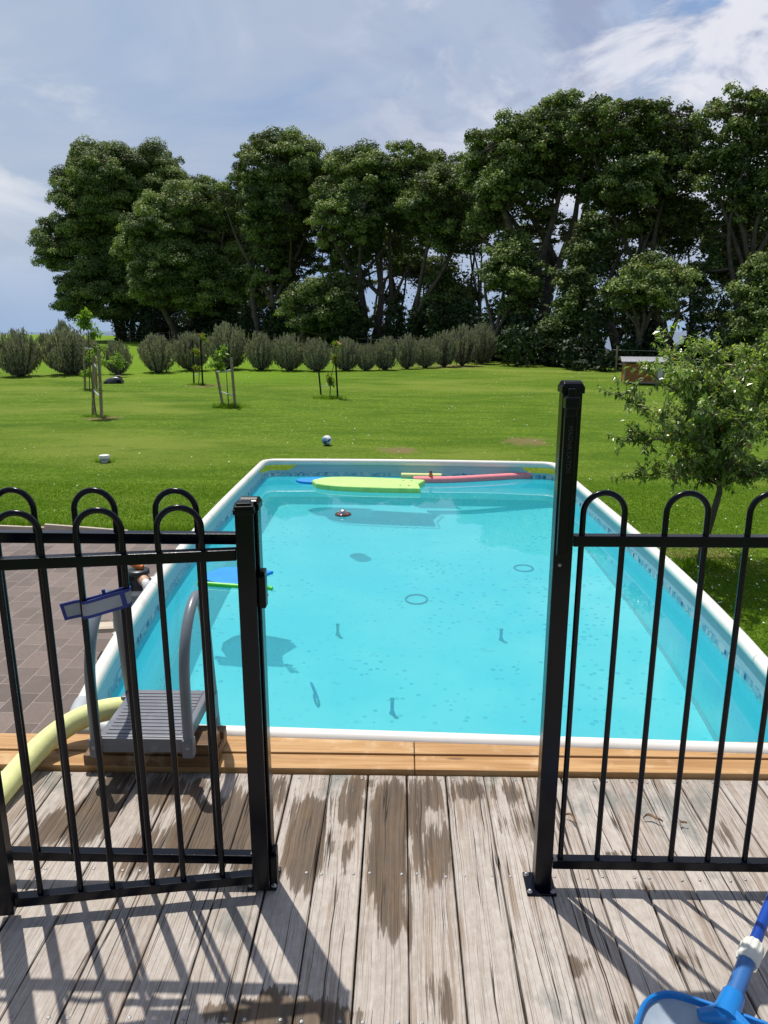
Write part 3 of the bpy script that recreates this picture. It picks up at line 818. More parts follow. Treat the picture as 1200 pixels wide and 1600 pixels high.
# welded seam along floor edge
sm = offset(ring, -.055, FZ+.012)
m = MB(); m.tube(sm, .008, 6, closed=True); m.build('liner_seam', M_SEAM, pool)
# inlet nozzle on the left wall
m = MB(); m.lathe([(0, .02), (.02, .02), (.035, .012), (.042, 0)], 18, (-1.585, 5.0, -.34), Matrix.Rotation(R(90), 3, 'Y')); m.build('inlet', M_RIMG, pool)

# water: gently rippled sheet
def build_water():
    inner = offset(ring, -.021, WZ)
    xs = np.linspace(-1.75, 1.95, 75); ys = np.linspace(2.6, 8.95, 128)
    bm = bmesh.new(); vmap = {}
    poly = [(p.x, p.y) for p in inner]
    K2 = 40; c = Vector((.08, 5.7, WZ)); rr = []
    rng = np.random.RandomState(1)
    wv = [(rng.uniform(2, 11)*math.cos(a), rng.uniform(2, 11)*math.sin(a), rng.uniform(0, 6)) for a in rng.uniform(0, 6.28, 12)]
    def hz(x, y): return sum(.00034*math.sin(a*x+b*y+p)/(.4+math.hypot(a, b)*.12) for a, b, p in wv)
    for k in range(K2):
        u = 1-(k/K2); ring_k = []
        for p in inner:
            q = c+(p-c)*u; q.z = WZ+(hz(q.x, q.y) if k > 0 else 0); ring_k.append(bm.verts.new(q))
        rr.append(ring_k)
    cv = bm.verts.new((c.x, c.y, WZ+hz(c.x, c.y)))
    nn = len(inner)
    for k in range(K2-1):
        for i in range(nn): bm.faces.new((rr[k][i], rr[k][(i+1) % nn], rr[k+1][(i+1) % nn], rr[k+1][i]))
    for i in range(nn): bm.faces.new((rr[-1][i], rr[-1][(i+1) % nn], cv))
    bmesh.ops.recalc_face_normals(bm, faces=bm.faces)
    if bm.faces[0].normal.z < 0: bmesh.ops.reverse_faces(bm, faces=bm.faces)
    me = bpy.data.meshes.new('water'); bm.to_mesh(me); bm.free()
    for p in me.polygons: p.use_smooth = True
    me.materials.append(M_WATER); o = bpy.data.objects.new('pool_water', me); COL.objects.link(o); tag(o, kind='structure')
    o.cycles.is_caustics_caster = True
build_water()

# ================================================================== LADDER, BASE, NOODLE
def ladder():
    zt = .192
    root = thing('pool_ladder', 'grey plastic pool ladder with ribbed platform and two arched handrails', 'ladder', (0, 0, 0))
    a = at(162, 1149, zt); b = at(305, 1149, zt); c = at(318, 1077, zt); d = at(195, 1077, zt)
    x0, x1 = (a.x+d.x)/2, (b.x+c.x)/2; y0, y1 = a.y, c.y; cx, cy = (x0+x1)/2, (y0+y1)/2; W, D = x1-x0, y1-y0
    m = MB(); m.box((cx, cy, zt-.028), (W, D, .05)); pl = m.build('platform', M_GREY, root, bevel=.006, seg=3)
    m = MB()
    for i in range(13):
        y = y0+.028+i*(D-.056)/12; m.box((cx, y, zt-.0020), (W-.05, .0185, .005))
    m.build('tread_rib', M_GREY, pl, bevel=.0012)
    m = MB(); m.box((cx, y0-.004, zt-.034), (W+.004, .012, .056)); m.build('front_lip', M_GREY, pl, bevel=.003)
    for s, xx in ((-1, x0-.006), (1, x1+.006)):
        topz, topy = .66, y0+.155
        pts = spline([(xx, y0-.002, .135), (xx, y0+.000, .30), (xx, y0+.006, .44), (xx, y0+.045, .550), (xx, y0+.135, .632), (xx, y0+.235, .648), (xx, y0+.300, .575), (xx, y0+.325, .46), (xx, y0+.345, .30), (xx, y1+.005, .16)], 7)
        m = MB(); m.tube(pts, .0195, 14); hr = m.build('handrail', M_GREYT, root)
        m = MB(); m.box((xx, y0-.002, .150), (.043, .043, .075)); m.build('rail_socket', M_GREY, root, bevel=.008, seg=3)
        m = MB(); m.lathe([(0, .004), (.004, .004), (.008, .0015), (.009, -.001)], 12, (xx, y0-.0245, .155), Matrix.Rotation(R(90), 3, 'X')); m.build('bolt', M_SCREW, hr)
        # rear leg down outside the wall and a front leg pair into the water
        m = MB(); m.tube([(xx, y1+.0, .17), (xx+s*.004, y1+.02, .0), (xx+s*.004, y1+.20, -.95)], .0185, 10); m.build('leg', M_GREYT, root)
        m = MB(); m.box((xx+s*.004, y1-.02, .13), (.03, .075, .11)); m.build('leg_bracket', M_GREY, root, bevel=.006)
    for k in range(3):
        z = -.18-k*.25; m = MB(); m.box((cx, y1+.09+k*.055, z), (W, .09, .035)); m.build('step', M_GREY, root, bevel=.005)
    return x0, x1, y0, y1
lx0, lx1, ly0, ly1 = ladder()
def ladder_base():
    root = thing('timber_riser', 'stacked shade-darkened timber blocks the grey ladder stands on', 'timber block', (0, 0, 0))
    a = at(127, 1205, .023).x; b = at(337, 1205, .023).x
    m = MB(); m.box(((a+b)/2, 2.605, .0505), (b-a, .13, .045)); m.build('block', M_DARKWOOD, root, bevel=.004)
    m = MB(); m.box(((a+b)/2+.03, 2.60, .0955), (b-a-.075, .10, .043)); m.build('block', M_DARKWOOD, root, bevel=.004)
    m = MB(); m.box(((a+b)/2+.03, 2.70, .064), (b-a-.06, .05, .07)); m.build('block', M_DARKWOOD, root, bevel=.004)
ladder_base()
def noodle(name, label, pts, r, mat, hole=True, group=None):
    P = spline(pts, 8); m = MB(); m.tube(P, r, 20); o = m.build(name, mat); tag(o, label, 'pool noodle', group)
    return o
noodle('pool_noodle', 'long pale yellow pool noodle lying over the coping beside the ladder',
       [at(-80, 1330, .035), at(-20, 1262, .037), at(22, 1212, .048), at(62, 1168, .075), at(105, 1134, .11), at(145, 1115, .135), at(180, 1107, .135), at(215, 1106, .11)], .044, M_YEL)

# ================================================================== THINGS IN THE POOL
def slab(outline, z0, z1, name, mat, parent=None, bevel=.01, seg=3):
    m = MB(); k = len(outline)
    m.add([(p[0], p[1], z0) for p in outline]+[(p[0], p[1], z1) for p in outline],
          [tuple(range(k))[::-1], tuple(range(k, 2*k))]+[(i, (i+1) % k, k+(i+1) % k, k+i) for i in range(k)])
    return m.build(name, mat, parent, bevel=bevel, seg=seg)
def board_outline(n0, n1, wd, nose=.35, tail=.06, k=14):
    """outline of a bodyboard from tail centre n1 to nose centre n0"""
    n0, n1 = Vector(n0[:2]), Vector(n1[:2]); L = (n0-n1).length; u = (n0-n1)/L; v = Vector((-u.y, u.x)); h = wd/2
    pr = []
    for i in range(k+1):
        s = i/k; x = L*s
        if s < .55: hw = h*(.86+.14*math.sin(s/.55*PI/2))
        else: hw = h*math.sqrt(max(0, 1-((s-.55)/.45)**2.6))
        pr.append((x, hw))
    left = [n1+u*x+v*hw for x, hw in pr]; right = [n1+u*x-v*hw for x, hw in pr[:-1]][::-1]
    return left+right+[n1+u*tail]
root = thing('bodyboard', 'lime green bodyboard floating against the far wall of the pool', 'bodyboard', (0, 0, 0))
na, nb = at(488, 752, -.12), at(661, 759, -.12); nb.y -= .03; na.y -= .06
slab(board_outline(na, nb, .50, tail=.05), -.185, -.090, 'deck_slab', M_LIME, root, .020, 4)
u_ = Vector((nb.x-na.x, nb.y-na.y, 0)).normalized(); v_ = Vector((-u_.y, u_.x, 0))
for s in (-1, 1):
    for k in range(2):
        p = nb-u_*(.14+.09*k)+v_*(s*.12); m = MB(); m.lathe([(0, .002), (.012, .002), (.014, 0)], 12, (p.x, p.y, -.090)); m.build('plug', M_BLACKP, root)
root = thing('bodyboard', 'bright blue board tip showing behind the lime bodyboard', 'bodyboard', (0, 0, 0))
slab(board_outline(at(462, 749, -.12), at(560, 752, -.12)+Vector((0, .06, 0)), .26), -.165, -.118, 'deck_slab', M_SKYB, root, .012, 3)
noodle('pool_noodle', 'coral pink pool noodle floating along the far wall of the pool', [at(646, 750, -.12), at(700, 750, -.12), at(760, 747, -.12), at(828, 743, -.12)], .041, M_CORAL)
noodle('pool_noodle', 'short pale yellow pool noodle floating behind the pink one', [at(627, 744, -.12)+Vector((0, .03, 0)), at(655, 744.5, -.12)+Vector((0, .03, 0)), at(690, 745, -.12)+Vector((0, .03, 0))], .032, M_YEL)
p = at(673, 745, -.08)
root = thing('bath_toy', 'tiny orange toy perched on the yellow and pink noodles', 'toy', (p.x, p.y+.02, -.083))
m = MB(); m.lathe([(0, 0), (.022, .002), (.026, .018), (.018, .036), (.008, .044), (0, .045)], 14); m.build('body', M_ORANGE, root)
m = MB(); m.lathe([(0, .040), (.012, .046), (.015, .058), (.009, .070), (0, .073)], 12, (0, -.006, 0)); m.box((0, -.022, .056), (.010, .016, .006)); m.build('head', M_MAROON, root)
# floating thermometer-like disc
p = at(536, 804, WZ)
root = thing('floating_disc', 'dark maroon floating disc with a silver dome in the middle of the pool', 'pool float', (p.x, p.y, WZ))
m = MB(); m.lathe([(0, -.03), (.05, -.028), (.076, -.006), (.078, .006), (.060, .016), (.042, .019), (0, .019)], 32); m.build('disc', M_MAROON, root)
m = MB(); m.lathe([(.04, .019), (.036, .036), (.022, .047), (0, .050)], 24); m.build('dome', M_SILVER, root)
for k in range(8):
    a = k*PI/4; m = MB(); m.lathe([(0, .0035), (.006, .003), (.008, 0)], 8, (.060*math.cos(a), .060*math.sin(a), .0155)); m.build('button', M_ORANGE if k % 2 else M_BLACKP, root)
# kickboard
root = thing('kickboard', 'bright blue foam kickboard floating behind the gate post', 'kickboard', (0, 0, 0))
slab(board_outline(at(318, 906, WZ)+Vector((0, .10, 0)), at(412, 915, WZ)+Vector((0, .12, 0)), .34), WZ-.012, WZ+.020, 'foam', M_SKYB, root, .009, 3)
p = at(337, 903, WZ)  # white piece added to draw the reflection at the kickboard's edge
tag(MB().lathe([(0, .012), (.016, .010), (.022, 0), (.012, -.008), (0, -.01)], 14, (p.x, p.y, WZ+.004)).build('reflection_piece', M_WHITE), 'small white piece added as a reflection at the edge of the blue kickboard', 'reflection')
# lime toy wand
a, b = at(310, 914, WZ), at(426, 922, WZ); root = thing('toy_wand', 'thin lime green water toy with a fish shaped tip, floating by the kickboard', 'water toy', (0, 0, 0))
d = (b-a)
m = MB(); m.tube([a+Vector((0, 0, .01)), a+d*.03+Vector((0, 0, .012)), a+d*.06+Vector((0, 0, .012)), a+d*.62+Vector((0, 0, .010))], [.020, .022, .017, .017], 12); m.build('handle', M_LIMED, root)
m = MB(); m.tube([a+d*.62+Vector((0, 0, .010)), a+d*.90+Vector((0, 0, .008))], .007, 8); m.build('shaft', M_LIMED, root)
m = MB(); m.tube([a+d*q+Vector((0, 0, .008+zz)) for q, zz in ((.88, 0), (.91, .004), (.935, .006), (.96, .002), (.975, 0), (.99, .003), (1.0, .004))], [.006, .018, .022, .011, .009, .018, .014], 10); m.build('tip', M_LIMED, root)
# sunken toys
M_RINGP = simple('violet dive toy', (.24, .42, .74), .5); M_RINGG = simple('grey violet dive toy', (.36, .50, .62), .5); M_GRN = simple('green cap', (.20, .66, .58), .5)  # colours paled to put the cloudy water's veil into the toys
def dive_ring(px, py, tilt, label, mat, r=.085):
    p = under(px, py, WZ, FZ)
    m = MB(); m.tube(arc((0, 0, 0), r, 0, 2*PI, 28, (1, 0, 0), (0, 1, 0))[:-1], .007, 8, closed=True)
    o = m.build('dive_ring', mat); o.location = (p.x, p.y, FZ+.012+(r*math.sin(tilt) if tilt else 0)); o.rotation_euler = (0, tilt, .3)
    tag(o, label, 'dive ring')
dive_ring(651, 937, 0, 'thin grey dive ring lying flat on the pool floor', M_RINGG, .085)
dive_ring(818, 888, 0, 'blue dive ring on the pool floor near the latch post', M_RINGP, .08)
dive_ring(492, 1090, R(78), 'violet dive ring standing on edge on the near pool floor', M_RINGP, .075)
for px, py, lb, mt in ((783, 994, 'dive stick standing on the floor beside the latch post side', M_RINGP), (613, 1108, 'violet dive stick nearest the deck edge, upright on the floor', M_RINGP), (528, 986, 'pale green dive stick upright on the pool floor', M_GRN)):
    p = under(px, py+6, WZ, FZ); root = thing('dive_stick', lb, 'dive stick', (p.x, p.y, FZ))
    MB().lathe([(0, 0), (.018, 0), (.016, .02), (.011, .03), (.011, .15), (0, .15)], 12).build('stick', mt, root)
    MB().lathe([(.011, .15), (.014, .155), (.014, .175), (0, .18)], 12).build('cap', M_GRN, root)

# ================================================================== SKIMMER NET
def skimmer():
    root = thing('leaf_skimmer', 'blue pool leaf skimmer net lying on the deck with its pole leaning up', 'pool net', (0, 0, 0))
    z = .045
    P1 = [at(990, 1640, z), at(1000, 1597, z), at(1012, 1568, z), at(1030, 1556, z), at(1052, 1554, z), at(1085, 1563, z), at(1130, 1578, z), at(1180, 1596, z), at(1215, 1612, z), at(1235, 1650, z)]
    P1 = spline(P1, 6); far = [at(1240, 1700, z), at(1210, 1760, z), at(1100, 1775, z), at(1010, 1750, z), at(985, 1700, z)]
    loop = P1+spline(far, 5)
    m = MB(); nn = len(loop)
    # frame: tall thin band, leaning
    prof = [(-.004, 0.), (.004, 0.), (.011, .038), (.007, .046), (.001, .044)]
    c = sum((Vector(p) for p in loop), Vector())/nn
    vs = []
    for i, p in enumerate(loop):
        t = (loop[(i+1) % nn]-loop[i-1]); t.z = 0; t.normalize(); o = Vector((t.y, -t.x, 0))
        if o.dot(p-c) < 0: o = -o
        for a, h in prof: vs.append(p+o*a*1.2+Vector((0, 0, h-.042)))
    k = len(prof); m.add(vs, [(i*k+j, i*k+(j+1) % k, ((i+1) % nn)*k+(j+1) % k, ((i+1) % nn)*k+j) for i in range(nn) for j in range(k)], False)
    m.build('frame', M_BLUE, root, bevel=.0015)
    # sagging mesh
    t = NT('skimmer mesh'); P = t.tc()
    gx, gy, gz = t.sep(t.map(P, (420, 420, 420), rot=(0, 0, R(20))))
    g = t.math('MAXIMUM', t.math('SINE', gx), t.math('SINE', gy))
    t.set('Base Color', t.mix(t.ramp(t.noise(P, 12., 4), .3, .7), (.26, .34, .42), (.38, .44, .50))).set('Roughness', .8)
    t.set('Alpha', .93)
    m = MB(); K = 8; vs = []
    for q in range(K+1):
        u = q/K; vs += [p.lerp(c, u)*1.0+Vector((0, 0, -.012-.020*math.sin(min(1, u*1.8)*PI/2))) for p in loop]
    m.add(vs, [(q*nn+i, q*nn+(i+1) % nn, (q+1)*nn+(i+1) % nn, (q+1)*nn+i) for q in range(K) for i in range(nn)], True); m.build('net', t.m, root)
    # handle socket, sleeve, collar, pole
    A = at(1134, 1585, .050); B = at(1200, 1420, .096)
    dr = (B-A).normalized()
    L0 = A-dr*.015
    m = MB(); m.tube([L0, L0+dr*.03, L0+dr*.075], [.034, .030, .027], 14); m.build('socket', M_BLUE, root)
    m = MB(); m.tube([L0-Vector((.055, -.01, .0)), L0+dr*.02, L0+Vector((.055, -.05, 0))], [.014, .028, .014], 10); m.build('brace', M_BLUE, root)
    m = MB(); m.tube([L0+dr*.07, L0+dr*.20], .0215, 16); sl = m.build('sleeve', M_BLUEM, root)
    for q in (.10, .16):
        m = MB(); sd_ = Vector((-.45, -.75, .5)).normalized(); m.lathe([(0, 0), (.004, 0), (.0045, -.001)], 10, L0+dr*q+sd_*.0212, Vector((0, 0, 1)).rotation_difference(sd_).to_matrix()); m.build('hole', M_BLACKP, sl)
    m = MB()
    cpts = L0+dr*.185; n_ = 40; ax = dr.orthogonal().normalized(); ay = dr.cross(ax); rings_ = []
    for q, r0 in ((0, .024), (.008, .0275), (.055, .0275), (.068, .0225)):
        rings_.append([cpts+dr*q+(ax*math.cos(2*PI*k/n_)+ay*math.sin(2*PI*k/n_))*(r0+(.0013 if k % 4 < 2 else -.0007)) for k in range(n_)])
    m.add([v for rg in rings_ for v in rg], [(i*n_+k, i*n_+(k+1) % n_, (i+1)*n_+(k+1) % n_, (i+1)*n_+k) for i in range(3) for k in range(n_)], False)
    m.add(rings_[0], [tuple(range(n_))[::-1]]); m.add(rings_[-1], [tuple(range(n_))])
    m.build('collar', M_WHITEP, root)
    m = MB(); m.tube([L0+dr*.24, L0+dr*1.05], .0155, 16); m.build('pole', M_BLUED, root)
skimmer()

# curled dry leaves on the deck
M_DRY = simple('dry brown leaf', (.24, .15, .08), .8, var=.3, vs=60)
def dry_leaf(px, py, rz, L, label):
    p = at(px, py, .004); m = MB(); k = 9; vs = []
    for i in range(k):
        s = i/(k-1); wd = .0045*math.sin(PI*min(1, s*1.05+.03))**.7; x = L*(s-.5); c = .010*math.sin(s*5.2)+.008*s
        zz = .003+.010*math.sin(PI*s)+.004*math.sin(s*9)
        vs += [(x, c-wd, zz+.006), (x, c, zz), (x, c+wd, zz+.007)]
    fs = [(i*3+j, (i+1)*3+j, (i+1)*3+j+1, i*3+j+1) for i in range(k-1) for j in (0, 1)]
    m.add(vs, fs, True); o = m.build('dry_leaf', M_DRY, loc=(p.x, p.y, p.z)); o.rotation_euler = (0, 0, rz); tag(o, label, 'leaf')
dry_leaf(891, 1284, -.9, .06, 'curled dry leaf on the deck beside the latch post')
dry_leaf(1020, 1284, -.25, .065, 'curled dry leaf lying behind the middle of the right fence panel')
dry_leaf(1068, 1292, .5, .03, 'small twist of dry leaf, rightmost of the three on the deck')

# ================================================================== FILTER, PLANK, EDGING
def filter_pump():
    c = Vector((-2.03, 5.60, 0)); zv = -.37
    root = thing('sand_filter', 'grey sand filter with a black valve and orange lever beside the pool', 'pool filter', (c.x, c.y, GZ))
    zt = zv-GZ-.03
    MB().lathe([(0, 0), (.20, 0), (.21, .05), (.215, zt-.22), (.19, zt-.12), (.13, zt-.04), (.075, zt), (0, zt)], 32).build('tank', M_TANK, root)
    m = MB(); m.lathe([(.10, zt-.05), (.105, zt+.0), (.085, zt+.02), (0, zt+.02)], 24); m.build('clamp', M_WHITEP, root)
    m = MB(); m.lathe([(0, zt), (.082, zt), (.09, zt+.015), (.09, zt+.06), (.078, zt+.075), (.078, zt+.12), (.088, zt+.125), (.088, zt+.155), (.07, zt+.165), (0, zt+.168)], 28)
    v = m.build('valve_body', M_VALVE, root)
    for a in (R(200), R(235), R(350)):
        m = MB(); q = Vector((math.cos(a), math.sin(a), 0)); m.tube([q*.06+Vector((0, 0, zt+.045)), q*.13+Vector((0, 0, zt+.045))], .033, 14); m.tube([q*.11+Vector((0, 0, zt+.045)), q*.135+Vector((0, 0, zt+.045))], .042, 14); m.build('port', M_VALVE, v)
    m = MB(); zl = zt+.18; m.tube([(.045, -.01, zl), (.0, 0, zl+.012), (-.07, .005, zl+.040), (-.15, .01, zl+.062), (-.175, .01, zl+.06)], [.022, .028, .016, .013, .015], 12, sx=1.0); m.build('lever', M_ORANGE, root)
    m = MB(); m.tube(spline([(.06, -.06, zt+.10), (.10, -.12, zt+.085), (.115, -.15, zt+.02), (.09, -.17, zt-.12), (.06, -.17, zt-.35), (.05, -.15, .05)], 6), .033, 14); m.build('hose', M_WHITE, root)
    m = MB(); m.tube([(.045, -.045, zt+.105), (.085, -.095, zt+.09)], .041, 14); m.build('hose_nut', simple('pale orange nut', (.62, .34, .20), .5), root)
    m = MB(); m.tube(spline([(.08, .03, zt+.06), (.18, .03, zt+.07), (.28, .02, zt+.02), (.36, .0, zt-.12), (.42, 0, zt-.2)], 6), .030, 12); m.build('hose', M_WHITE, root)
filter_pump()
# pump housing with flat lid in front of the tank
p = Vector((-2.02, 5.12, 0))
root = thing('filter_pump', 'boxy olive grey pump housing in front of the sand filter', 'pump', (p.x, p.y, GZ))
m = MB(); m.box((0, 0, .22), (.30, .34, .44)); m.build('housing', M_TANK, root, bevel=.03, seg=4)
m = MB(); m.box((0, .0, .452), (.26, .28, .022)); m.build('lid', simple('pale lid', (.40, .41, .37), .5), root, bevel=.006)
m = MB(); m.tube([(-.09, -.02, .468), (-.09, -.02, .49), (.09, -.02, .49), (.09, -.02, .468)], .010, 8); m.build('handle', M_VALVE, root)
q = at(196, 975, -.95)
root = thing('plank', 'pale timber plank on a brown block beside the near pool wall', 'plank', (q.x+.05, q.y, -.95), R(8))
m = MB(); m.box((0, 0, -.02), (.62, .16, .04)); m.build('board', M_PLANK, root, bevel=.004)
m = MB(); m.box((.0, -.03, -.145), (.09, .10, .205)); m.build('block', M_DARKWOOD, root, bevel=.004)
# timber edging between lawn and pavers
root = thing('timber_edging', 'pale timber garden edging between the lawn and the pavers', 'edging', (0, 0, 0))
e0, e1, e2 = at(-60, 823, -1.1), at(70, 828, -1.12), at(200, 838, -1.19)
for a, b in ((e0, e1), (e1, e2)):
    c = (a+b)/2; L_ = (b-a).length; an = math.atan2(b.y-a.y, b.x-a.x)
    m = MB(); m.box((0, 0, 0), (L_-.004, .045, .20)); o = m.build('board', M_PLANK, root, bevel=.004); o.location = (c.x, c.y, -1.17+.0); o.rotation_euler = (0, math.atan2(-(b.z-a.z), L_), an)

# ================================================================== LAWN THINGS
def mat_ball():
    t = NT('ball panels'); P = t.tc()
    v = t.vor(P, 8.5, out='Color', rnd=.9); s = t.sep(v)
    c = t.mix(t.ramp(s[0], .38, .40), (.80, .82, .84), (.03, .30, .58)); c = t.mix(t.ramp(s[1], .62, .64), c, (.015, .10, .38)); c = t.mix(t.ramp(s[2], .74, .76), c, (.25, .52, .08))
    e = t.N.new('ShaderNodeTexVoronoi'); e.feature = 'DISTANCE_TO_EDGE'; t.L.new(P, e.inputs[0]); e.inputs['Scale'].default_value = 8.5; e.inputs['Randomness'].default_value = .9
    c = t.mix(t.ramp(e.outputs[0], .03, .01), c, (.65, .68, .70)); t.set('Base Color', c).set('Roughness', .35); return t.m
p = at(511, 697, GZ); m = MB(); k = 24
m.lathe([(.112*math.sin(PI*i/k), -.112*math.cos(PI*i/k)) for i in range(k+1)], 32)
o = m.build('ball', mat_ball(), loc=(p.x, p.y, GZ+.13)); o.rotation_euler = (.4, .9, 1.2); tag(o, 'white and blue patterned football on the lawn beyond the pool', 'ball')
p = at(164, 723, GZ); root = thing('inspection_cap', 'short white capped drain pipe standing in the lawn', 'drain pipe', (p.x, p.y, GZ))
MB().lathe([(.085, -.02), (.085, .11), (0, .11)], 28).build('pipe', simple('pipe grey', (.40, .40, .38), .5), root)
MB().lathe([(.104, .095), (.104, .145), (.096, .155), (.03, .158), (0, .158)], 28).build('cap', M_WHITE, root)
MB().lathe([(.106, .145), (.108, .148), (.106, .152)], 28).build('cap_ring', M_GREY, root)
# robot mower
def mower():
    p = at(178, 600, GZ); L, W, H = .80, .56, .34
    root = thing('robot_mower', 'low dark grey robotic lawn mower parked near the round shrub', 'robot mower', (p.x, p.y, GZ), R(12))
    t = simple('mower charcoal', (.030, .033, .036), .35); t2 = simple('mower grey top', (.12, .13, .14), .4)
    m = MB(); NX, NY = 16, 10; vs = []
    for i in range(NX+1):
        for j in range(NY+1):
            u = -1+2*i/NX; v = -1+2*j/NY; x = u*L/2; y = v*W/2*(1-.25*max(0, -u)**2)
            z = .07+(H-.09)*((1-abs(v)**3.5)*.55+.45*(1-abs(v)**8))*(1-abs(u)**5)*(.58+.42*sstep((u+1)*.75))
            vs.append((x, y, float(z)))
    m.add(vs, [(i*(NY+1)+j, (i+1)*(NY+1)+j, (i+1)*(NY+1)+j+1, i*(NY+1)+j+1) for i in range(NX) for j in range(NY)], True)
    m.box((0, 0, .085), (L*.92, W*.86, .06)); m.build('shell', t, root)
    for s in (-1, 1):
        m = MB(); m.lathe([(0, -.03), (.095, -.03), (.105, -.02), (.105, .02), (.095, .03), (.03, .035), (0, .035)], 24, (.24, s*.25, .105), Matrix.Rotation(R(90), 3, 'X')); m.build('wheel', M_BLACKP, root)
        m = MB(); m.lathe([(0, -.02), (.05, -.02), (.05, .02), (0, .02)], 16, (-.30, s*.16, .05), Matrix.Rotation(R(90), 3, 'X')); m.build('wheel', M_BLACKP, root)
        m = MB(); m.tube([(-.10, s*.272, .10), (.02, s*.276, .20), (.10, s*.262, .28)], [.008, .016, .010], 8); m.build('side_stripe', t2, root)
    m = MB(); m.box((.20, 0, H-.005), (.24, .26, .035)); m.build('top_panel', t2, root, bevel=.014, seg=3)
mower()
# hen house
def hen_house():
    p0 = at(974, 600, GZ); root = thing('hen_house', 'small brown timber hen house with corrugated metal roof near the trees', 'hen house', (p0.x, p0.y, GZ), R(-10))
    W, D, H = 1.60, 1.1, .86
    wood = mat_pine('reddish cladding', (.30, .105, .030), (.42, .165, .052), 'x', (.20, .07, .02))
    m = MB(); k = 7
    for i in range(k): m.box((W/2-.15, .02, .10+i*(H-.12)/k+.055), (W-.36, .022, (H-.12)/k-.006))
    m.box((W/2, D/2+.03, .48), (W-.06, D-.04, .72)); m.build('wall', wood, root, bevel=.003)
    fm = simple('pale frame timber', (.34, .28, .20), .7)
    for (c, d) in (((.03, .01, H/2), (.05, .05, H)), ((W-.3, .01, H/2), (.05, .05, H)), ((W-.03, .01, H/2), (.05, .05, H)), ((W/2, .008, .07), (W, .05, .07)), ((.03, D, H/2), (.05, .05, H)), ((W-.03, D, H/2), (.05, .05, H))):
        m = MB(); m.box(c, d); m.build('frame', fm, root, bevel=.003)
    m = MB(); m.box((W-.165, .006, .52), (.2, .02, .62)); m.build('door', simple('white door', (.60, .60, .58), .6), root, bevel=.003)
    # corrugated curved roof
    m = MB(); nx, nyy = 120, 10; vs = []
    for i in range(nx+1):
        for j in range(nyy+1):
            x = -.16+(W+.32)*i/nx; v = j/nyy; y = -.22+(D+.44)*v; z = H-.02+.26*math.sin(PI*(.10+.80*v))+.007*math.sin(i*PI/2)
            vs.append((x, y, z))
    m.add(vs, [(i*(nyy+1)+j, (i+1)*(nyy+1)+j, (i+1)*(nyy+1)+j+1, i*(nyy+1)+j+1) for i in range(nx) for j in range(nyy)], True)
    o = m.build('roof', simple('galvanised roofing', (.27, .27, .30), .55, metal=.2, var=.08), root); so = o.modifiers.new('thickness', 'SOLIDIFY'); so.thickness = .012
hen_house()
# bench-like low table behind the fruit tree
p = at(1128, 592, GZ)
root = thing('garden_bench', 'weathered timber bench half hidden behind the leafy fruit tree', 'bench', (p.x, p.y, GZ), R(-8))
m = MB(); m.box((.5, 0, .62), (2.6, .5, .06)); m.build('seat', M_PLANK, root, bevel=.01)
for sx in (-.6, 1.6):
    for sy in (-.18, .18): m = MB(); m.box((sx, sy, .30), (.09, .09, .60)); m.build('leg', M_STAKE, root, bevel=.006)

# ================================================================== PLANTS
def unit(rng, n):
    v = rng.normal(size=(n, 3)); return v/np.linalg.norm(v, axis=1, keepdims=True)
def leaf_quads(rng, C, Nrm, ln, wd, droop=0.):
    """rhombic leaves at C, facing Nrm, in a random turn"""
    n = len(C); Nrm = Nrm/np.maximum(np.linalg.norm(Nrm, axis=1, keepdims=True), 1e-6)
    a = np.cross(Nrm, unit(rng, n)); a /= np.maximum(np.linalg.norm(a, axis=1, keepdims=True), 1e-6)
    if droop: a[:, 2] -= droop; a /= np.linalg.norm(a, axis=1, keepdims=True)
    b = np.cross(Nrm, a); ln = np.asarray(ln).reshape(-1, 1)*np.ones((n, 1)); wd = np.asarray(wd).reshape(-1, 1)*np.ones((n, 1))
    return np.stack([C-a*ln/2, C+b*wd/2-a*ln*.05, C+a*ln/2, C-b*wd/2-a*ln*.05], 1)
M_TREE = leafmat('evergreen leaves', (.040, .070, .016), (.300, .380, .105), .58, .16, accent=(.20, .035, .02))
M_BARK = simple('grey brown bark', (.100, .080, .060), .85, var=.3, vs=3., bump=.5, bs=14.)
M_SHRUB = leafmat('grey green shrub leaves', (.095, .105, .062), (.38, .375, .285), .7, .16)
M_FRUIT = leafmat('fruit tree leaves', (.065, .125, .022), (.370, .470, .120), .24, .32, accent=(.30, .17, .07), spec=.6)
M_SAPL = leafmat('sapling leaves', (.09, .17, .02), (.26, .40, .05), .4, .35, accent=(.30, .13, .05))
M_UNDER = leafmat('undergrowth leaves', (.012, .028, .008), (.040, .075, .018), .55, .12)

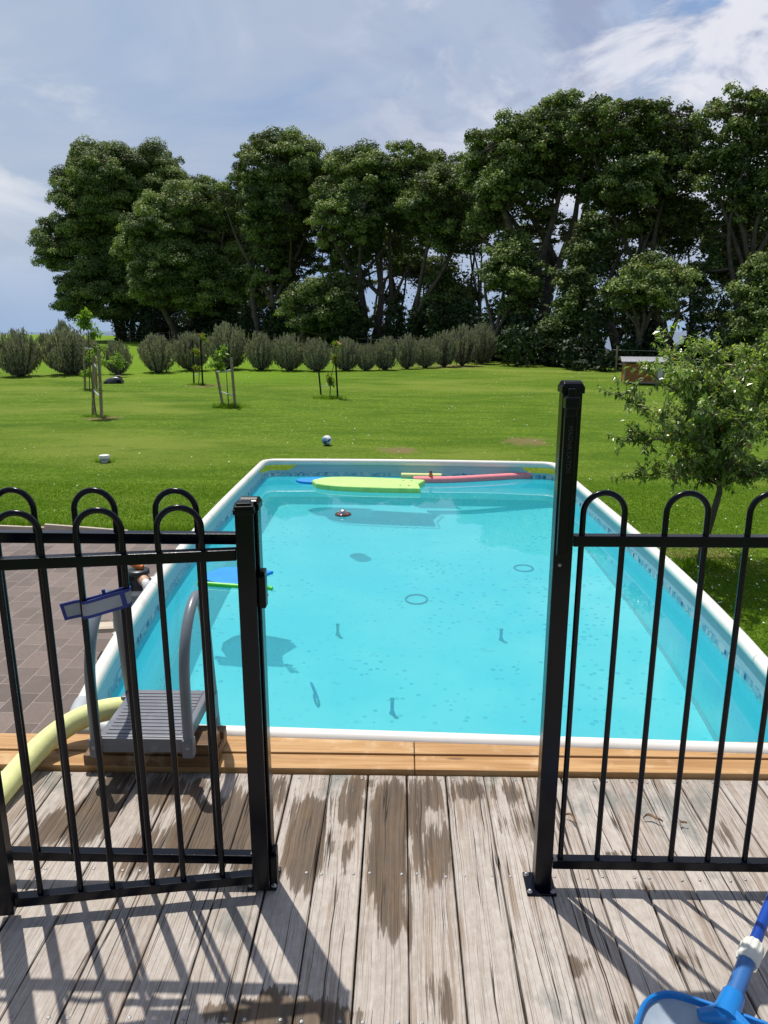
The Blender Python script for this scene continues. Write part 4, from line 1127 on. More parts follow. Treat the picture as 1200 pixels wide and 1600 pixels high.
def big_tree(label, bx, bpy_, Y, lobes, seed, trunk=.30, group='dark evergreen trees along the back of the lawn', name='evergreen_tree', open_=1.0, size=1.0, hue=0., limb_lo=.22):
    """lobes: (x0,x1,ytop,ybot,depth shift) traced crown extents, placed at distance Y with real depth"""
    rng = np.random.RandomState(seed); base = at(bx, bpy_, GZ)
    base = Vector((ray(bx, 600).x/ray(bx, 600).y*Y, Y, 0)); base.z = float(ground_z(base.x, base.y))-.1
    root = thing(name, label, 'tree', base, 0, group)
    sc = Y/FPX*1.0
    E_ = []
    for (x0, x1, yt, yb, dy) in lobes:
        yy = Y+dy; a = atd(x0, (yt+yb)/2, yy); b = atd(x1, (yt+yb)/2, yy); t_ = atd((x0+x1)/2, yt, yy); u_ = atd((x0+x1)/2, yb, yy)
        c = (a+b)/2; E_.append((np.array([c.x, yy, (t_.z+u_.z)/2])-np.array(base), abs(b.x-a.x)/2, min(abs(b.x-a.x)/2, 6.5)*.95, (t_.z-u_.z)/2))
    clumps = []
    for (c, rx, ry, rz), lb_ in zip(E_, lobes):
        dens = .5 if (lb_[4] >= 2 or (name == 'evergreen_tree' and trunk == .20 and lb_[2] > 400)) else 1.0
        area = (rx*rz+rx*ry+ry*rz)/3*4*PI
        rc0 = .80*size
        nC = int(area/(rc0*rc0*PI)*2.1*open_*dens)+6
        d = unit(rng, nC); d[:, 2] = np.where(d[:, 2] < -.80, -d[:, 2]*.7, d[:, 2])
        k = rng.uniform(.80, 1.0, nC)**1.0
        k = np.where(rng.rand(nC) < .22, rng.uniform(.35, .75, nC), k)
        P = c+d*k[:, None]*np.array([rx, ry, rz])*.90
        k = np.where(rng.rand(nC) < .16, k*rng.uniform(1.02, 1.14, nC), k); P = c+d*k[:, None]*np.array([rx, ry, rz])*.90
        rr = rc0*rng.uniform(.50, 1.45, nC)*np.clip(min(rx, rz)/4., .55, 1.1)
        for q in range(nC): clumps.append((P[q], rr[q], d[q]))
    V = []; T = []
    for c, r, d in clumps:
        n = int(720*r*r)+50
        u = unit(rng, n); u[:, 2] = np.where(u[:, 2] < -.25, -u[:, 2]*.6, u[:, 2])
        # knobbly surface: sub-bunches
        k = 9; sb = unit(rng, k); sb[:, 2] = np.abs(sb[:, 2])
        near = (u@sb.T).max(1)
        rad = r*(.60+.42*np.clip(near, 0, 1)**2.5)*rng.uniform(.86, 1.05, n)
        C = c+u*rad[:, None]*np.array([rng.uniform(.85, 1.3), 1.05, rng.uniform(.65, 1.05)])+rng.normal(0, .06, (n, 3))
        N_ = u*.8+unit(rng, n)*.75+np.array([0, 0, .35])
        s = rng.uniform(.085, .17, n)*size**.3
        V.append(leaf_quads(rng, C, N_, s*1.35, s*.8))
        tb = rng.uniform(.05, .75)+hue; t = np.clip(tb+rng.normal(0, .20, n), 0, 1)
        if c[2] > .8*max(e[0][2]+e[3] for e in E_) : t = np.where(rng.rand(n) < .022, 1.3, t)
        T.append(t)
    # sparse inner leaves
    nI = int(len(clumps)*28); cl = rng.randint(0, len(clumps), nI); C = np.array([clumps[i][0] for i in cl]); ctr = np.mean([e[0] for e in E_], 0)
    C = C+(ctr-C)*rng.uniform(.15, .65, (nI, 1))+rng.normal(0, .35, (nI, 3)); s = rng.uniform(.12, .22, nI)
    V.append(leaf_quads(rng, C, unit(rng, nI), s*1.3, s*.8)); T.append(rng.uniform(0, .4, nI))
    quads('crown', np.concatenate(V), M_TREE, root, np.concatenate(T))
    # trunk and limbs
    m = MB(); top = max(e[0][2]+e[3] for e in E_)
    nodes = []
    rnd = random.Random(seed)
    nt_ = max(2, min(4, int(sum(e[1] for e in E_)/5)))
    for ti in range(nt_):
        bxo = (ti-(nt_-1)/2)*rnd.uniform(.5, .9); st = Vector((bxo, rnd.uniform(-.3, .3), 0))
        f = Vector((bxo*2.2+rnd.uniform(-.6, .6), rnd.uniform(-.8, .8), top*rnd.uniform(.20, .30)))
        m.tube([st, st.lerp(f, .3)+Vector((rnd.uniform(-.15, .15), 0, 0)), st.lerp(f, .65)+Vector((rnd.uniform(-.2, .2), 0, 0)), f], [trunk*1.35, trunk, trunk*.9, trunk*.8], 9, cap=False)
        for li in range(rnd.randint(3, 4)):
            e = E_[rnd.randrange(len(E_))]; c, rx, ry, rz = e
            g = Vector((c[0]+rnd.uniform(-.75, .75)*rx, c[1]+rnd.uniform(-.7, .7)*ry, c[2]+rnd.uniform(-.15, .55)*rz))
            mid = f.lerp(g, .5)+Vector((rnd.uniform(-.8, .8), rnd.uniform(-.6, .6), rnd.uniform(-.3, .9)))
            pts_ = spline([f, mid, g], 7); rs = [trunk*.62*(1-.82*i/(len(pts_)-1)) for i in range(len(pts_))]
            m.tube(pts_, rs, 7, cap=False)
            nodes += [(p, r_) for p, r_ in zip(pts_, rs)][3:]
    for c, r, d in clumps:
        c = Vector(c)
        best = min(nodes, key=lambda q: (q[0]-c).length+(2.5 if q[0].z > c.z+.3 else 0))
        p = best[0]; L_ = (c-p).length
        mid = p.lerp(c, .5)+Vector((rnd.uniform(-.2, .2), rnd.uniform(-.2, .2), -.06*L_))*1.0
        r0 = min(best[1]*.7, .035+.022*L_)
        m.tube(spline([p, mid, c], 3), [r0*(1-.7*i/6) for i in range(7)], 5, cap=False)
    m.build('trunk', M_BARK, root)
    return root

TREES = [
 ('big round evergreen tree standing alone at the left end of the row', 205, 530, 84, [(88, 250, 222, 400, 0), (150, 305, 216, 380, 2), (58, 190, 330, 440, -1), (82, 230, 400, 520, -2), (160, 290, 330, 525, 0), (110, 200, 240, 330, -3), (230, 300, 250, 340, 1.5)], 1, dict(size=1.15, hue=.02)),
 ('lighter green bushy evergreen tree second from the left in the row', 300, 530, 74, [(190, 330, 300, 420, 0), (240, 392, 278, 400, 1), (205, 340, 370, 500, -2), (270, 400, 380, 522, -1), (180, 260, 340, 440, 1)], 2, dict(size=1.05, hue=.10)),
 ('tall rounded evergreen tree third from the left in the row', 425, 530, 69, [(362, 520, 202, 335, 0), (370, 470, 270, 400, -2), (420, 525, 260, 380, 1), (375, 470, 380, 490, 1), (325, 400, 268, 360, 2.5), (500, 560, 232, 320, 1.5), (450, 520, 370, 440, 3)], 3, dict(open_=.95)),
 ('low dark domed evergreen in front of the middle of the row', 490, 545, 60, [(432, 560, 428, 545, 0), (460, 590, 470, 545, 1)], 4, dict(trunk=.25, hue=-.05, name='evergreen_tree')),
 ('broad evergreen tree in the middle with an even domed top', 575, 545, 64, [(485, 640, 232, 360, 0), (545, 712, 226, 330, 1), (480, 600, 300, 400, -2), (600, 720, 290, 380, -1), (500, 590, 385, 470, 1), (690, 745, 238, 330, 1.5), (600, 690, 400, 450, 3)], 5, dict(hue=.06)),
 ('mid row evergreen with bare lower limbs right of the dome', 665, 550, 60, [(620, 770, 255, 370, 0), (660, 760, 320, 410, -1), (640, 740, 430, 540, 1)], 6, dict(open_=.85, hue=.0)),
 ('huge spreading evergreen whose broad crown rises right of centre', 845, 565, 54, [(718, 880, 178, 310, 0), (800, 960, 146, 270, 0), (740, 850, 250, 345, -2), (830, 960, 230, 330, 1), (715, 800, 225, 320, 1), (790, 900, 320, 395, 2), (720, 800, 320, 390, 1)], 7, dict(size=1.05, trunk=.5)),
 ('low hanging evergreen limbs with foliage above the grey shrubs', 800, 560, 49, [(748, 858, 385, 470, 0), (775, 850, 430, 510, 0), (760, 830, 360, 420, 1)], 8, dict(trunk=.22, hue=.05, open_=1.0)),
 ('tall evergreen with reddish flower tips at the crown top', 985, 575, 50, [(880, 1040, 146, 260, 0), (960, 1090, 155, 270, 1), (930, 1060, 240, 340, -2), (1010, 1110, 210, 320, 0), (905, 1000, 270, 350, 1), (930, 1040, 330, 400, 2), (1020, 1110, 310, 380, 1), (960, 1040, 400, 470, 3), (1050, 1110, 185, 280, 1.8)], 9, dict(hue=-.03)),
 ('dark ivy covered evergreen mass between the tall trees and the hen house', 900, 578, 46, [(852, 960, 405, 585, 0), (880, 950, 330, 440, 1), (845, 905, 470, 590, -1)], 10, dict(trunk=.28, hue=-.22)),
 ('pale domed evergreen behind the hen house', 1000, 585, 42, [(935, 1062, 418, 510, 0), (960, 1100, 395, 480, 2)], 11, dict(trunk=.25, hue=.14, size=.9)),
 ('tallest evergreen at the right edge of the row', 1150, 585, 47, [(1088, 1210, 132, 240, 0), (1150, 1290, 140, 260, 1), (1070, 1170, 220, 330, 0), (1140, 1260, 250, 370, -1), (1090, 1190, 300, 400, 2), (1060, 1150, 400, 480, 1), (1150, 1260, 350, 440, 2)], 12, dict(hue=-.04, open_=.85)),
 ('leafy evergreen branches entering at the right edge, in front of the tallest tree', 1195, 590, 39, [(1135, 1230, 438, 545, 0), (1160, 1290, 385, 480, 1), (1145, 1240, 500, 585, 0)], 13, dict(trunk=.22, hue=.08)),
]
for (lb, bx, by, Y, lobes, seed, kw) in TREES: big_tree(lb, bx, by, Y, lobes, seed, **kw)
# thinner trees further back, whose trunks show against the sky
BACK = [(455, 74, [(400, 500, 330, 420, 0), (420, 480, 410, 500, 0)], 21), (610, 72, [(560, 680, 330, 420, 0), (580, 640, 450, 540, 0)], 22), (735, 68, [(690, 790, 290, 380, 0), (700, 760, 440, 540, 0)], 23),
        (520, 72, [(480, 590, 300, 400, 0), (500, 580, 440, 545, 0)], 27), (800, 62, [(760, 880, 380, 470, 0), (770, 850, 470, 575, 0)], 28), (1150, 56, [(1090, 1230, 330, 420, 0), (1080, 1180, 470, 580, 0)], 29), (950, 58, [(880, 1000, 330, 420, 0), (940, 1040, 480, 580, 0)], 30),
        (1060, 60, [(1000, 1110, 300, 400, 0), (1040, 1120, 420, 520, 0)], 24), (370, 82, [(320, 430, 300, 440, 0), (330, 420, 400, 530, 0)], 25), (660, 70, [(620, 720, 400, 440, 0), (640, 740, 470, 550, 0)], 26)]
bl = ['behind the tall rounded tree', 'behind the broad middle tree', 'behind the left side of the huge spreading crown', 'behind the low dark dome', 'behind the low hanging limbs', 'behind the tallest tree at the right edge', 'behind the ivy covered mass', 'behind the reddish tipped tree', 'behind the lighter green bushy tree', 'behind the tree with bare lower limbs']
for (bx, Y, lobes, seed), b_ in zip(BACK, bl): big_tree('thin dark evergreen standing '+b_, bx, 560, Y, lobes, seed, trunk=.20, open_=1.0, hue=-.12)

# --- undergrowth along the foot of the trees: nobody could count it
def undergrowth():
    rng = np.random.RandomState(77); V = []; T = []
    path = [(215, 533, 80), (300, 533, 76), (400, 540, 68), (500, 548, 61), (600, 552, 58), (700, 560, 54), (760, 566, 50), (850, 580, 44), (950, 588, 40), (1060, 590, 40), (1250, 590, 38)]
    pts = [Vector((ray(a, 600).x/ray(a, 600).y*Y, Y, 0)) for a, b, Y in path]
    for i in range(len(pts)-1):
        L_ = (pts[i+1]-pts[i]).length
        for k in range(int(L_*3.4)):
            p = pts[i].lerp(pts[i+1], rng.rand()); p = p+Vector((rng.normal(0, .8), rng.normal(2.2, 1.8), 0)); z0 = float(ground_z(p.x, p.y))
            big = rng.rand() < (.5 if i < 4 else .24); r = rng.uniform(.5, 1.5) if big else rng.uniform(.35, .9); h = rng.uniform(2.0, 4.6) if big else rng.uniform(.5, 1.9)
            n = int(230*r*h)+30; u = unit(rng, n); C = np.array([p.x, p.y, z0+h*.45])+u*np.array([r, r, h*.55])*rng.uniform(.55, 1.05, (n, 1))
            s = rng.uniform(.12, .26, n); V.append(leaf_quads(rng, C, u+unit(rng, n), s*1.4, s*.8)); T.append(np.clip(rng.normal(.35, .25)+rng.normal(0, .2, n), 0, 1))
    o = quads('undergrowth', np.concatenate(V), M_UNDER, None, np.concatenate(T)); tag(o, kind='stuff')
undergrowth()

# --- wire fence at the foot of the trees
root = thing('wire_fence', 'old post and wire farm fence in the shade of the trees', 'fence', (0, 0, 0))
fp = [Vector((ray(a, 600).x/ray(a, 600).y*Y, Y, 0)) for a, Y in ((150, 84), (209, 80), (232, 78), (270, 76), (340, 72), (420, 66), (500, 61), (580, 57), (660, 53), (765, 48.5), (822, 45.5), (915, 42), (960, 40.5), (1040, 39), (1120, 38))]
for p in fp:
    z0 = float(ground_z(p.x, p.y)); m = MB(); m.tube([(p.x, p.y, z0-.1), (p.x+.02, p.y, z0+1.25)], [.06, .05], 8); m.build('post', M_STAKE, root)
for hz in (.35, .7, 1.05):
    m = MB(); m.tube([(p.x, p.y, float(ground_z(p.x, p.y))+hz) for p in fp], .006, 4, smooth=False); m.build('wire', M_RIMG, root)

# --- row of grey green shrubs
def shrub_mesh(seed, name='shrub'):
    rng = np.random.RandomState(seed); root = thing(name, '', 'shrub'); V = []; T = []; m = MB()
    nS = 150
    for i in range(nS):
        a = rng.uniform(0, 2*PI); q = rng.rand()**.7; spread = .94*q; h = (1.0-.40*q**3)*rng.uniform(.78, 1.10); spread *= rng.uniform(.8, 1.12)
        tip = np.array([math.cos(a)*spread, math.sin(a)*spread, h]); b = np.array([math.cos(a)*.05, math.sin(a)*.05, 0.])
        ctrl = np.array([math.cos(a)*spread*.88, math.sin(a)*spread*.88, h*(.40)])
        f = lambda t: b*(1-t)**2+ctrl*2*t*(1-t)+tip*t*t
        if i % 2 == 0: m.tube([f(0), f(.35), f(.7), f(1)], [.014, .009, .006, .003], 4, cap=False)
        n = 88; t = rng.uniform(.14 if q > .5 else .3, 1.0, n)**.8
        C = np.array([f(k) for k in t])+rng.normal(0, .030, (n, 3))
        dirn = tip-ctrl; dirn /= np.linalg.norm(dirn)
        # leaves point up along the shoot
        ax = dirn+unit(rng, n)*.65; ax /= np.linalg.norm(ax, axis=1, keepdims=True)
        sd_ = np.cross(ax, unit(rng, n)); sd_ /= np.linalg.norm(sd_, axis=1, keepdims=True)
        ln = rng.uniform(.05, .10, n)[:, None]; wd = ln*.42
        V.append(np.stack([C-ax*ln/2, C+sd_*wd/2, C+ax*ln/2, C-sd_*wd/2], 1)); T.append(np.clip(.30+.35*t+rng.normal(0, .2, n), 0, 1))
    m.tube([(0, 0, -.03), (0, 0, .16)], [.07, .06], 8)
    quads('foliage', np.concatenate(V), M_SHRUB, root, np.concatenate(T)); m.build('stem', M_BARK, root)
    return root
protos = [shrub_mesh(s) for s in (5, 6, 7)]; usedp = [False]*3
SH = [(-14, 585, 545, 18, 'round grey green shrub cut by the left edge of the photo'),
      (33, 590, 518, 36, 'large dark shrub nearest the left edge, fully in view'), (112, 587, 514, 44, 'widest bushy shrub, behind the staked saplings on the left'),
      (185, 586, 534, 24, 'small shrub behind the robot mower'), (248, 583, 525, 34, 'low spreading shrub right of the robot mower'),
      (300, 580, 520, 27, 'shrub behind the black staked sapling'), (357, 578, 507, 33, 'tallest shrub of the row, behind the leaning stakes'),
      (408, 579, 522, 27, 'shrub right of the tallest shrub in the row'), (452, 580, 523, 27, 'rounded shrub fourth left of the reddish sapling side gap'),
      (495, 581, 530, 25, 'shrub just left of the reddish staked sapling'), (540, 580, 530, 25, 'shrub just right of the reddish staked sapling'),
      (572, 580, 538, 18, 'smallest shrub of the middle of the row'), (602, 579, 528, 24, 'shrub with a spiky top right of the smallest one'),
      (636, 577, 525, 18, 'narrow upright shrub between two rounder ones'), (664, 575, 529, 21, 'rounded shrub third from the right end of the row'),
      (694, 573, 519, 24, 'pale shrub second from the right end of the row'), (722, 571, 511, 27, 'pale wide shrub at the right end of the row'),
      (752, 568, 506, 24, 'dull grey shrub in the shade under the evergreen limbs')]
SH[8] = (452, 580, 523, 27, 'rounded shrub two to the left of the reddish staked sapling')
rs = random.Random(3)
for k, (px, py, yt, hw, lb) in enumerate(SH):
    i = k % 3; o = protos[i] if not usedp[i] else copy_thing(protos[i]); usedp[i] = True
    g = at(px, py, GZ); tpt = atd(px, yt, g.y); h = tpt.z-GZ; wv_ = hw/FPX*g.y*rs.uniform(.98, 1.12)
    o.location = (g.x, g.y, GZ+.0); o.scale = (wv_/.92, wv_/.92, h/1.03); o.rotation_euler = (0, 0, rs.uniform(0, 6)); tag(o, lb, 'shrub', 'grey green shrubs in a row across the lawn')
# two extra pale bushes beyond
for px, py, yt, hw, lb in ((106, 540, 503, 15, 'small round bush at the left foot of the leftmost evergreen'), (75, 533, 522, 12, 'low green bush on the lawn edge against the sea')):
    g = Vector((ray(px, 600).x/ray(px, 600).y*70, 70, GZ)); o = copy_thing(protos[1]); tpt = atd(px, yt, 70)
    o.location = g; o.scale = (hw/FPX*70, hw/FPX*70, (tpt.z-GZ)); tag(o, lb, 'shrub')
    o.rotation_euler = (0, 0, 1.); del o['group']

# --- generic small tree from shoots
def leaf_fold(rng, C, ax, up, ln, wd):
    """folded leaf: two quads sharing the midrib -> (2n,4,3)"""
    ax = ax/np.linalg.norm(ax, axis=1, keepdims=True); sd_ = np.cross(ax, up); sd_ /= np.maximum(np.linalg.norm(sd_, axis=1, keepdims=True), 1e-5); nm = np.cross(sd_, ax)
    ln = ln[:, None]; wd = wd[:, None]
    b = C; mdl = C+ax*ln*.5-nm*ln*.02; tip = C+ax*ln-nm*ln*.14
    l = C+ax*ln*.45+sd_*wd/2+nm*wd*.16; r = C+ax*ln*.45-sd_*wd/2+nm*wd*.16
    return np.concatenate([np.stack([b, mdl, tip, l], 1), np.stack([b, r, tip, mdl], 1)])
def fruit_tree():
    rng = np.random.RandomState(11); rnd = random.Random(11)
    base = at(1094, 884, GZ); root = thing('fruit_tree', 'leafy young fruit tree with a leaning trunk right of the pool', 'tree', base)
    m = MB(); V = []; T = []
    def W(px, py, dy=0.): p = atd(px, py, base.y+dy); return Vector((p.x-base.x, p.y-base.y, p.z-base.z))
    fork = W(1124, 770, -.02)
    m.tube(spline([(0, 0, -.05), W(1100, 850), W(1112, 810), fork], 5), [.052-.018*i/15 for i in range(16)], 10, cap=False)
    leader = spline([fork, W(1128, 700, .03), W(1122, 640, 0), W(1132, 590, .05), W(1100, 545, .1)], 6)
    m.tube(leader, [.034*(1-.8*i/(len(leader)-1)) for i in range(len(leader))], 8, cap=False)
    limbs = [leader]
    tips = [(975, 690, -.1), (968, 620, .2), (990, 745, -.25), (1010, 580, -.3), (1045, 560, .1), (1035, 535, .3), (1075, 550, -.3), (1120, 545, .0), (1160, 560, .3), (1195, 530, -.1), (1230, 600, .2),
            (1250, 680, -.2), (1200, 735, -.4), (1170, 745, -.3), (1050, 745, -.5), (1240, 730, .3), (1100, 640, -1.0), (1030, 660, -.9), (1170, 660, -1.0), (1100, 600, 1.0), (1190, 640, .9), (1040, 650, .9), (1130, 740, .8), (1000, 640, .5), (1220, 540, .4), (1060, 740, .5), (1165, 590, -.6), (1060, 590, -.6)]
    for tx, ty, dy in tips:
        k = rnd.uniform(.0, .6) if ty > 620 else rnd.uniform(.15, .8); st = leader[int(k*(len(leader)-1))]; tp = W(tx, ty, dy)
        if st.z > tp.z+.1: st = leader[1]
        mid = st.lerp(tp, .5)+Vector((rnd.uniform(-.06, .06), rnd.uniform(-.06, .06), .05 if ty > 650 else -.10))
        pts_ = spline([st, mid, tp], 6); m.tube(pts_, [.018*(1-.8*i/(len(pts_)-1)) for i in range(len(pts_))], 6, cap=False); limbs.append(pts_)
    shoots = []
    for li in limbs:
        L_ = sum((li[i+1]-li[i]).length for i in range(len(li)-1))
        for k in range(int(L_*28)+5):
            i = rnd.randint(2 if li is not leader else 6, len(li)-1); p = li[i]; dr = Vector((rnd.gauss(0, 1), rnd.gauss(0, 1), rnd.gauss(.45, .7))).normalized()
            ln = rnd.uniform(.10, .30); q = p+dr*ln+Vector((0, 0, .02)); shoots.append((p, q))
        shoots.append((li[-3], li[-1]+(li[-1]-li[-3]).normalized()*.12+Vector((0, 0, .06))))
    for p, q in shoots:
        m.tube([p, p.lerp(q, .5)+Vector((0, 0, .01)), q], [.005, .0035, .002], 4, cap=False)
        L_ = (q-p).length; n = int(L_*62)+4
        t = rng.uniform(.1, 1.05, n); C = np.array(p)+np.outer(t, np.array(q-p))+rng.normal(0, .008, (n, 3))
        ax = np.array((q-p).normalized())*.5+unit(rng, n)*.75+np.array([0, 0, -.45]); up = unit(rng, n)*.5+np.array([0, 0, 1.])
        ln = rng.uniform(.045, .090, n); f = leaf_fold(rng, C, ax, up, ln, ln*rng.uniform(.38, .5, n)); V.append(f)
        hz_ = (q.z+base.z)  # higher shoots tinted lighter, sunlit tops put into the leaf colour
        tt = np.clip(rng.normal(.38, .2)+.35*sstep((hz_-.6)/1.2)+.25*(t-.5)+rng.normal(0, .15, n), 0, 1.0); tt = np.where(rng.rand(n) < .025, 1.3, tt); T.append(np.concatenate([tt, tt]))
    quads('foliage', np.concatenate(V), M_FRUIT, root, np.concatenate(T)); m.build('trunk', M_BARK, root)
fruit_tree()

# --- staked saplings
def sapling(bx, by, top, blobs, label, seed, lean=0., mat=None, red=0.):
    rng = np.random.RandomState(seed); rnd = random.Random(seed); base = at(bx, by, GZ); root = thing('sapling', label, 'sapling', base); m = MB(); V = []; T = []
    def W(px, py, dy=0.): p = atd(px, py, base.y+dy); return Vector((p.x-base.x, p.y-base.y, p.z-base.z))
    tp = W(bx+lean, top); pts_ = spline([(0, 0, -.05), Vector((0, 0, 0)).lerp(tp, .35)+Vector((rnd.uniform(-.04, .04), 0, 0)), Vector((0, 0, 0)).lerp(tp, .7)+Vector((rnd.uniform(-.05, .05), 0, 0)), tp], 5)
    m.tube(pts_, [.020*(1-.7*i/(len(pts_)-1)) for i in range(len(pts_))], 7, cap=False)
    for (px, py, rp, n) in blobs:
        c = W(px, py, 0); r = rp/FPX*base.y
        st = min(pts_, key=lambda q: (q-c).length+(1 if q.z > c.z else 0))
        for s in range(max(3, n//26)):
            e = c+Vector(unit(rng, 1)[0]*r*.8*rnd.uniform(.4, 1)); m.tube([st, st.lerp(e, .5)+Vector((0, 0, .03)), e], [.008, .005, .003], 4, cap=False)
            k = 26; t = rng.uniform(.35, 1.1, k); C = np.array(st)+np.outer(t, np.array(e-st))+rng.normal(0, r*.16, (k, 3))
            ax = unit(rng, k)+np.array(e-st)*.6+np.array([0, 0, -.15]); ln = rng.uniform(.10, .18, k); V.append(leaf_fold(rng, C, ax, unit(rng, k)*.6+np.array([0, 0, 1.]), ln, ln*.42))
            tt = np.clip(rng.normal(.6, .25, k), 0, 1); tt = np.where(rng.rand(k) < red, 1.3, tt); T.append(np.concatenate([tt, tt]))
    quads('foliage', np.concatenate(V), M_SAPL, root, np.concatenate(T)); m.build('trunk', M_BARK, root)
def stakes(label, st, ties, wood=True, th=.05):
    """st: list of (base px, base py, top px, top py)"""
    b0 = at(st[0][0], st[0][1], GZ); root = thing('tree_stakes', label, 'garden stakes', b0); tops = []
    for bx, by, tx, ty in st:
        b = at(bx, by, GZ); t = atd(tx, ty, b.y+.02); b, t = b-b0, t-b0; b.z -= .08; tops.append((b, t))
        m = MB()
        if wood: d = (t-b); L_ = d.length; q = Vector((0, 0, 1)).rotation_difference(d.normalized()).to_matrix(); m.box((b+t)/2, (th, th, L_), q); m.build('stake', M_STAKE, root, bevel=.005)
        else: m.tube([b, t], th*.5, 8); m.build('stake', M_BLACKP, root)
    for f0, f1, i, j, hh in ties:
        a = tops[i][0].lerp(tops[i][1], f0); b = tops[j][0].lerp(tops[j][1], f1); m = MB()
        m.tube([a, a.lerp(b, .5)-Vector((0, .03, .02)), b], hh, 8); m.build('tie', M_RIMG, root)
stakes('pair of tall wooden stakes around the nearest left sapling', [(159, 656, 154, 546), (145, 651, 147, 536)], [(.36, .40, 0, 1, .022), (.72, .74, 0, 1, .02)], th=.07)
sapling(151, 653, 500, [(134, 500, 17, 300), (152, 520, 10, 90), (155, 545, 10, 60)], 'young sapling with bright green top leaves between tall wooden stakes', 31, -14)
stakes('pair of wooden stakes behind the tall ones, at the left sapling further back', [(133, 611, 130, 531), (151, 609, 148, 534)], [(.85, .86, 0, 1, .03)], th=.07)
sapling(140, 611, 535, [(136, 583, 13, 160), (142, 560, 9, 80), (168, 565, 6, 30)], 'small leafy sapling behind the nearest left sapling', 32, 3)
sapling(186, 590, 556, [(182, 561, 15, 200), (190, 570, 10, 80)], 'short round headed sapling in front of the small shrub', 33, -2)
stakes('two black stakes beside a thin climbing sapling', [(303, 600, 301, 532), (317, 604, 313, 530)], [(.25, .3, 0, 1, .014)], wood=False, th=.07)
sapling(310, 602, 518, [(320, 524, 9, 90), (309, 550, 8, 90), (308, 575, 8, 70)], 'thin climbing sapling with reddish leaves between black stakes', 34, 6, red=.3)
stakes('leaning pair of wooden stakes with short cross ties', [(349, 635, 338, 578), (368, 640, 361, 559)], [(.45, .32, 0, 1, .02), (.95, .78, 0, 1, .03)], th=.075)
sapling(358, 637, 560, [(332, 568, 9, 90), (343, 545, 12, 60), (340, 572, 6, 30)], 'spindly sapling leaning left between crooked wooden stakes', 35, -8)
stakes('two black stakes beside the reddish leafed sapling', [(502, 619, 498, 580), (528, 624, 524, 558)], [(.45, .40, 0, 1, .014)], wood=False, th=.06)
sapling(515, 624, 535, [(522, 540, 10, 80), (524, 558, 9, 90), (511, 590, 9, 60), (518, 595, 7, 40)], 'slender sapling with reddish top leaves between black stakes', 36, 8, red=.35)

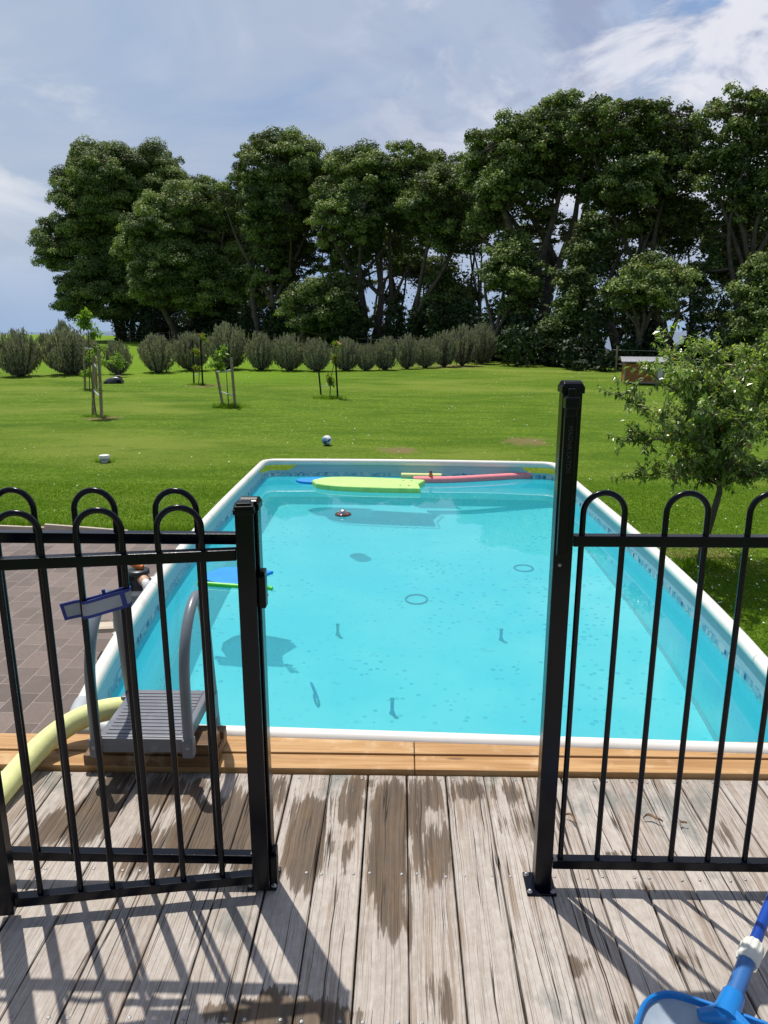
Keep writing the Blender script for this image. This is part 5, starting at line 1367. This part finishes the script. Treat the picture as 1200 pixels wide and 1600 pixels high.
# --- grass blades on the nearer lawn
def grass():
    rng = np.random.RandomState(9); Cs = []; H = []
    def area(x0, x1, y0, y1, n, h):
        p = np.stack([rng.uniform(x0, x1, n), rng.uniform(y0, y1, n)], 1)
        inside = (p[:, 0] > -1.9) & (p[:, 0] < 2.1) & (p[:, 1] < 9.0)
        pav = (p[:, 0] < -1.1) & (p[:, 1] < 9.76+.02*rng.normal(size=n))
        frust = np.abs(p[:, 0]+.0225*p[:, 1]) < (p[:, 1]*.55+1.2)
        ok = ~inside & ~pav & frust; p = p[ok]; Cs.append(p); H.append(h*rng.uniform(.5, 1.25, len(p)))
    area(-9, 9, 8.9, 13, 170000, .024); area(-11, 12, 13, 19, 150000, .022); area(-15, 16, 19, 27, 90000, .020); area(-18, 20, 27, 36, 30000, .020); area(1.95, 7.5, 2.8, 9, 110000, .026)
    # longer fringe along the edging and round posts
    n = 5200; p = np.stack([rng.uniform(-8, -1.7, n), 9.80+np.abs(rng.normal(0, .09, n))+np.clip((-5.2-rng.uniform(-8, -1.7, n)), 0, 0)], 1); p[:, 1] += np.where(p[:, 0] < -4.2, (-4.2-p[:, 0])*.19, 0); Cs.append(p); H.append(rng.uniform(.08, .17, n))
    for bx, by, r, k, hh in ((359, 640, .45, 900, .22), (515, 625, .5, 900, .18), (152, 655, .45, 500, .12), (311, 603, .5, 500, .16), (140, 611, .4, 300, .14), (164, 723, .16, 250, .09), (1094, 884, .4, 700, .09)):
        b = at(bx, by, GZ); Cs.append(np.array([b.x, b.y])+rng.normal(0, r*.5, (k, 2))*np.array([1, .5])); H.append(hh*rng.uniform(.4, 1.1, k))
    # ragged edge against the pool wall
    P = np.concatenate(Cs); h = np.concatenate(H); n = len(P)
    a = rng.uniform(0, 2*PI, n); wd = rng.uniform(.004, .0075, n)*(1+P[:, 1]*.04); ln = h*rng.uniform(.1, .7, n); b = rng.uniform(0, 2*PI, n)
    z = np.full(n, GZ)+np.where(P[:, 1] > 12, .03*np.sin(P[:, 0]*.31+1.3)*np.sin(P[:, 1]*.22)*sstep((P[:, 1]-12)/10.), 0)-.004
    L_ = np.stack([P[:, 0]-np.cos(a)*wd, P[:, 1]-np.sin(a)*wd, z], 1); Rr_ = np.stack([P[:, 0]+np.cos(a)*wd, P[:, 1]+np.sin(a)*wd, z], 1)
    Tt = np.stack([P[:, 0]+np.cos(b)*ln, P[:, 1]+np.sin(b)*ln, z+h], 1)
    patch = .5+.5*np.sin(P[:, 0]*1.7+2*np.sin(P[:, 1]*.9))*np.sin(P[:, 1]*1.3+1.5*np.sin(P[:, 0]*.8))
    t = np.clip(.25+.35*patch+rng.normal(0, .22, n), 0, 1); t = np.where(rng.rand(n) < .03, 1.3, t)
    tag(quads('lawn_grass', np.stack([L_, Rr_, Tt], 1), M_BLADE, None, t), kind='stuff')
    # daisies and fallen petals
    n = 900; y = rng.uniform(9.8, 40, n); x = rng.uniform(-1, 1, n)*y*.5; x[:160] = 3.6+rng.normal(0, .8, 160); y[:160] = 8.5+rng.normal(0, 1.0, 160); C = np.stack([x, y, np.full(n, GZ+.04)], 1); ok = ~((x > -2) & (x < 2.2) & (y < 9.2)) & ~((x < -1) & (y < 10.6)); C = C[ok]; n = len(C)
    s = rng.uniform(.012, .032, n)*(.7+.02*C[:, 1]); N_ = unit(rng, n)*.4+np.array([0, -.3, 1.])
    md = simple('daisy white', (.72, .74, .62), .7); tag(quads('lawn_daisies', leaf_quads(rng, C, N_, s, s), md), kind='stuff')
grass()
for o_ in list(protos): pass
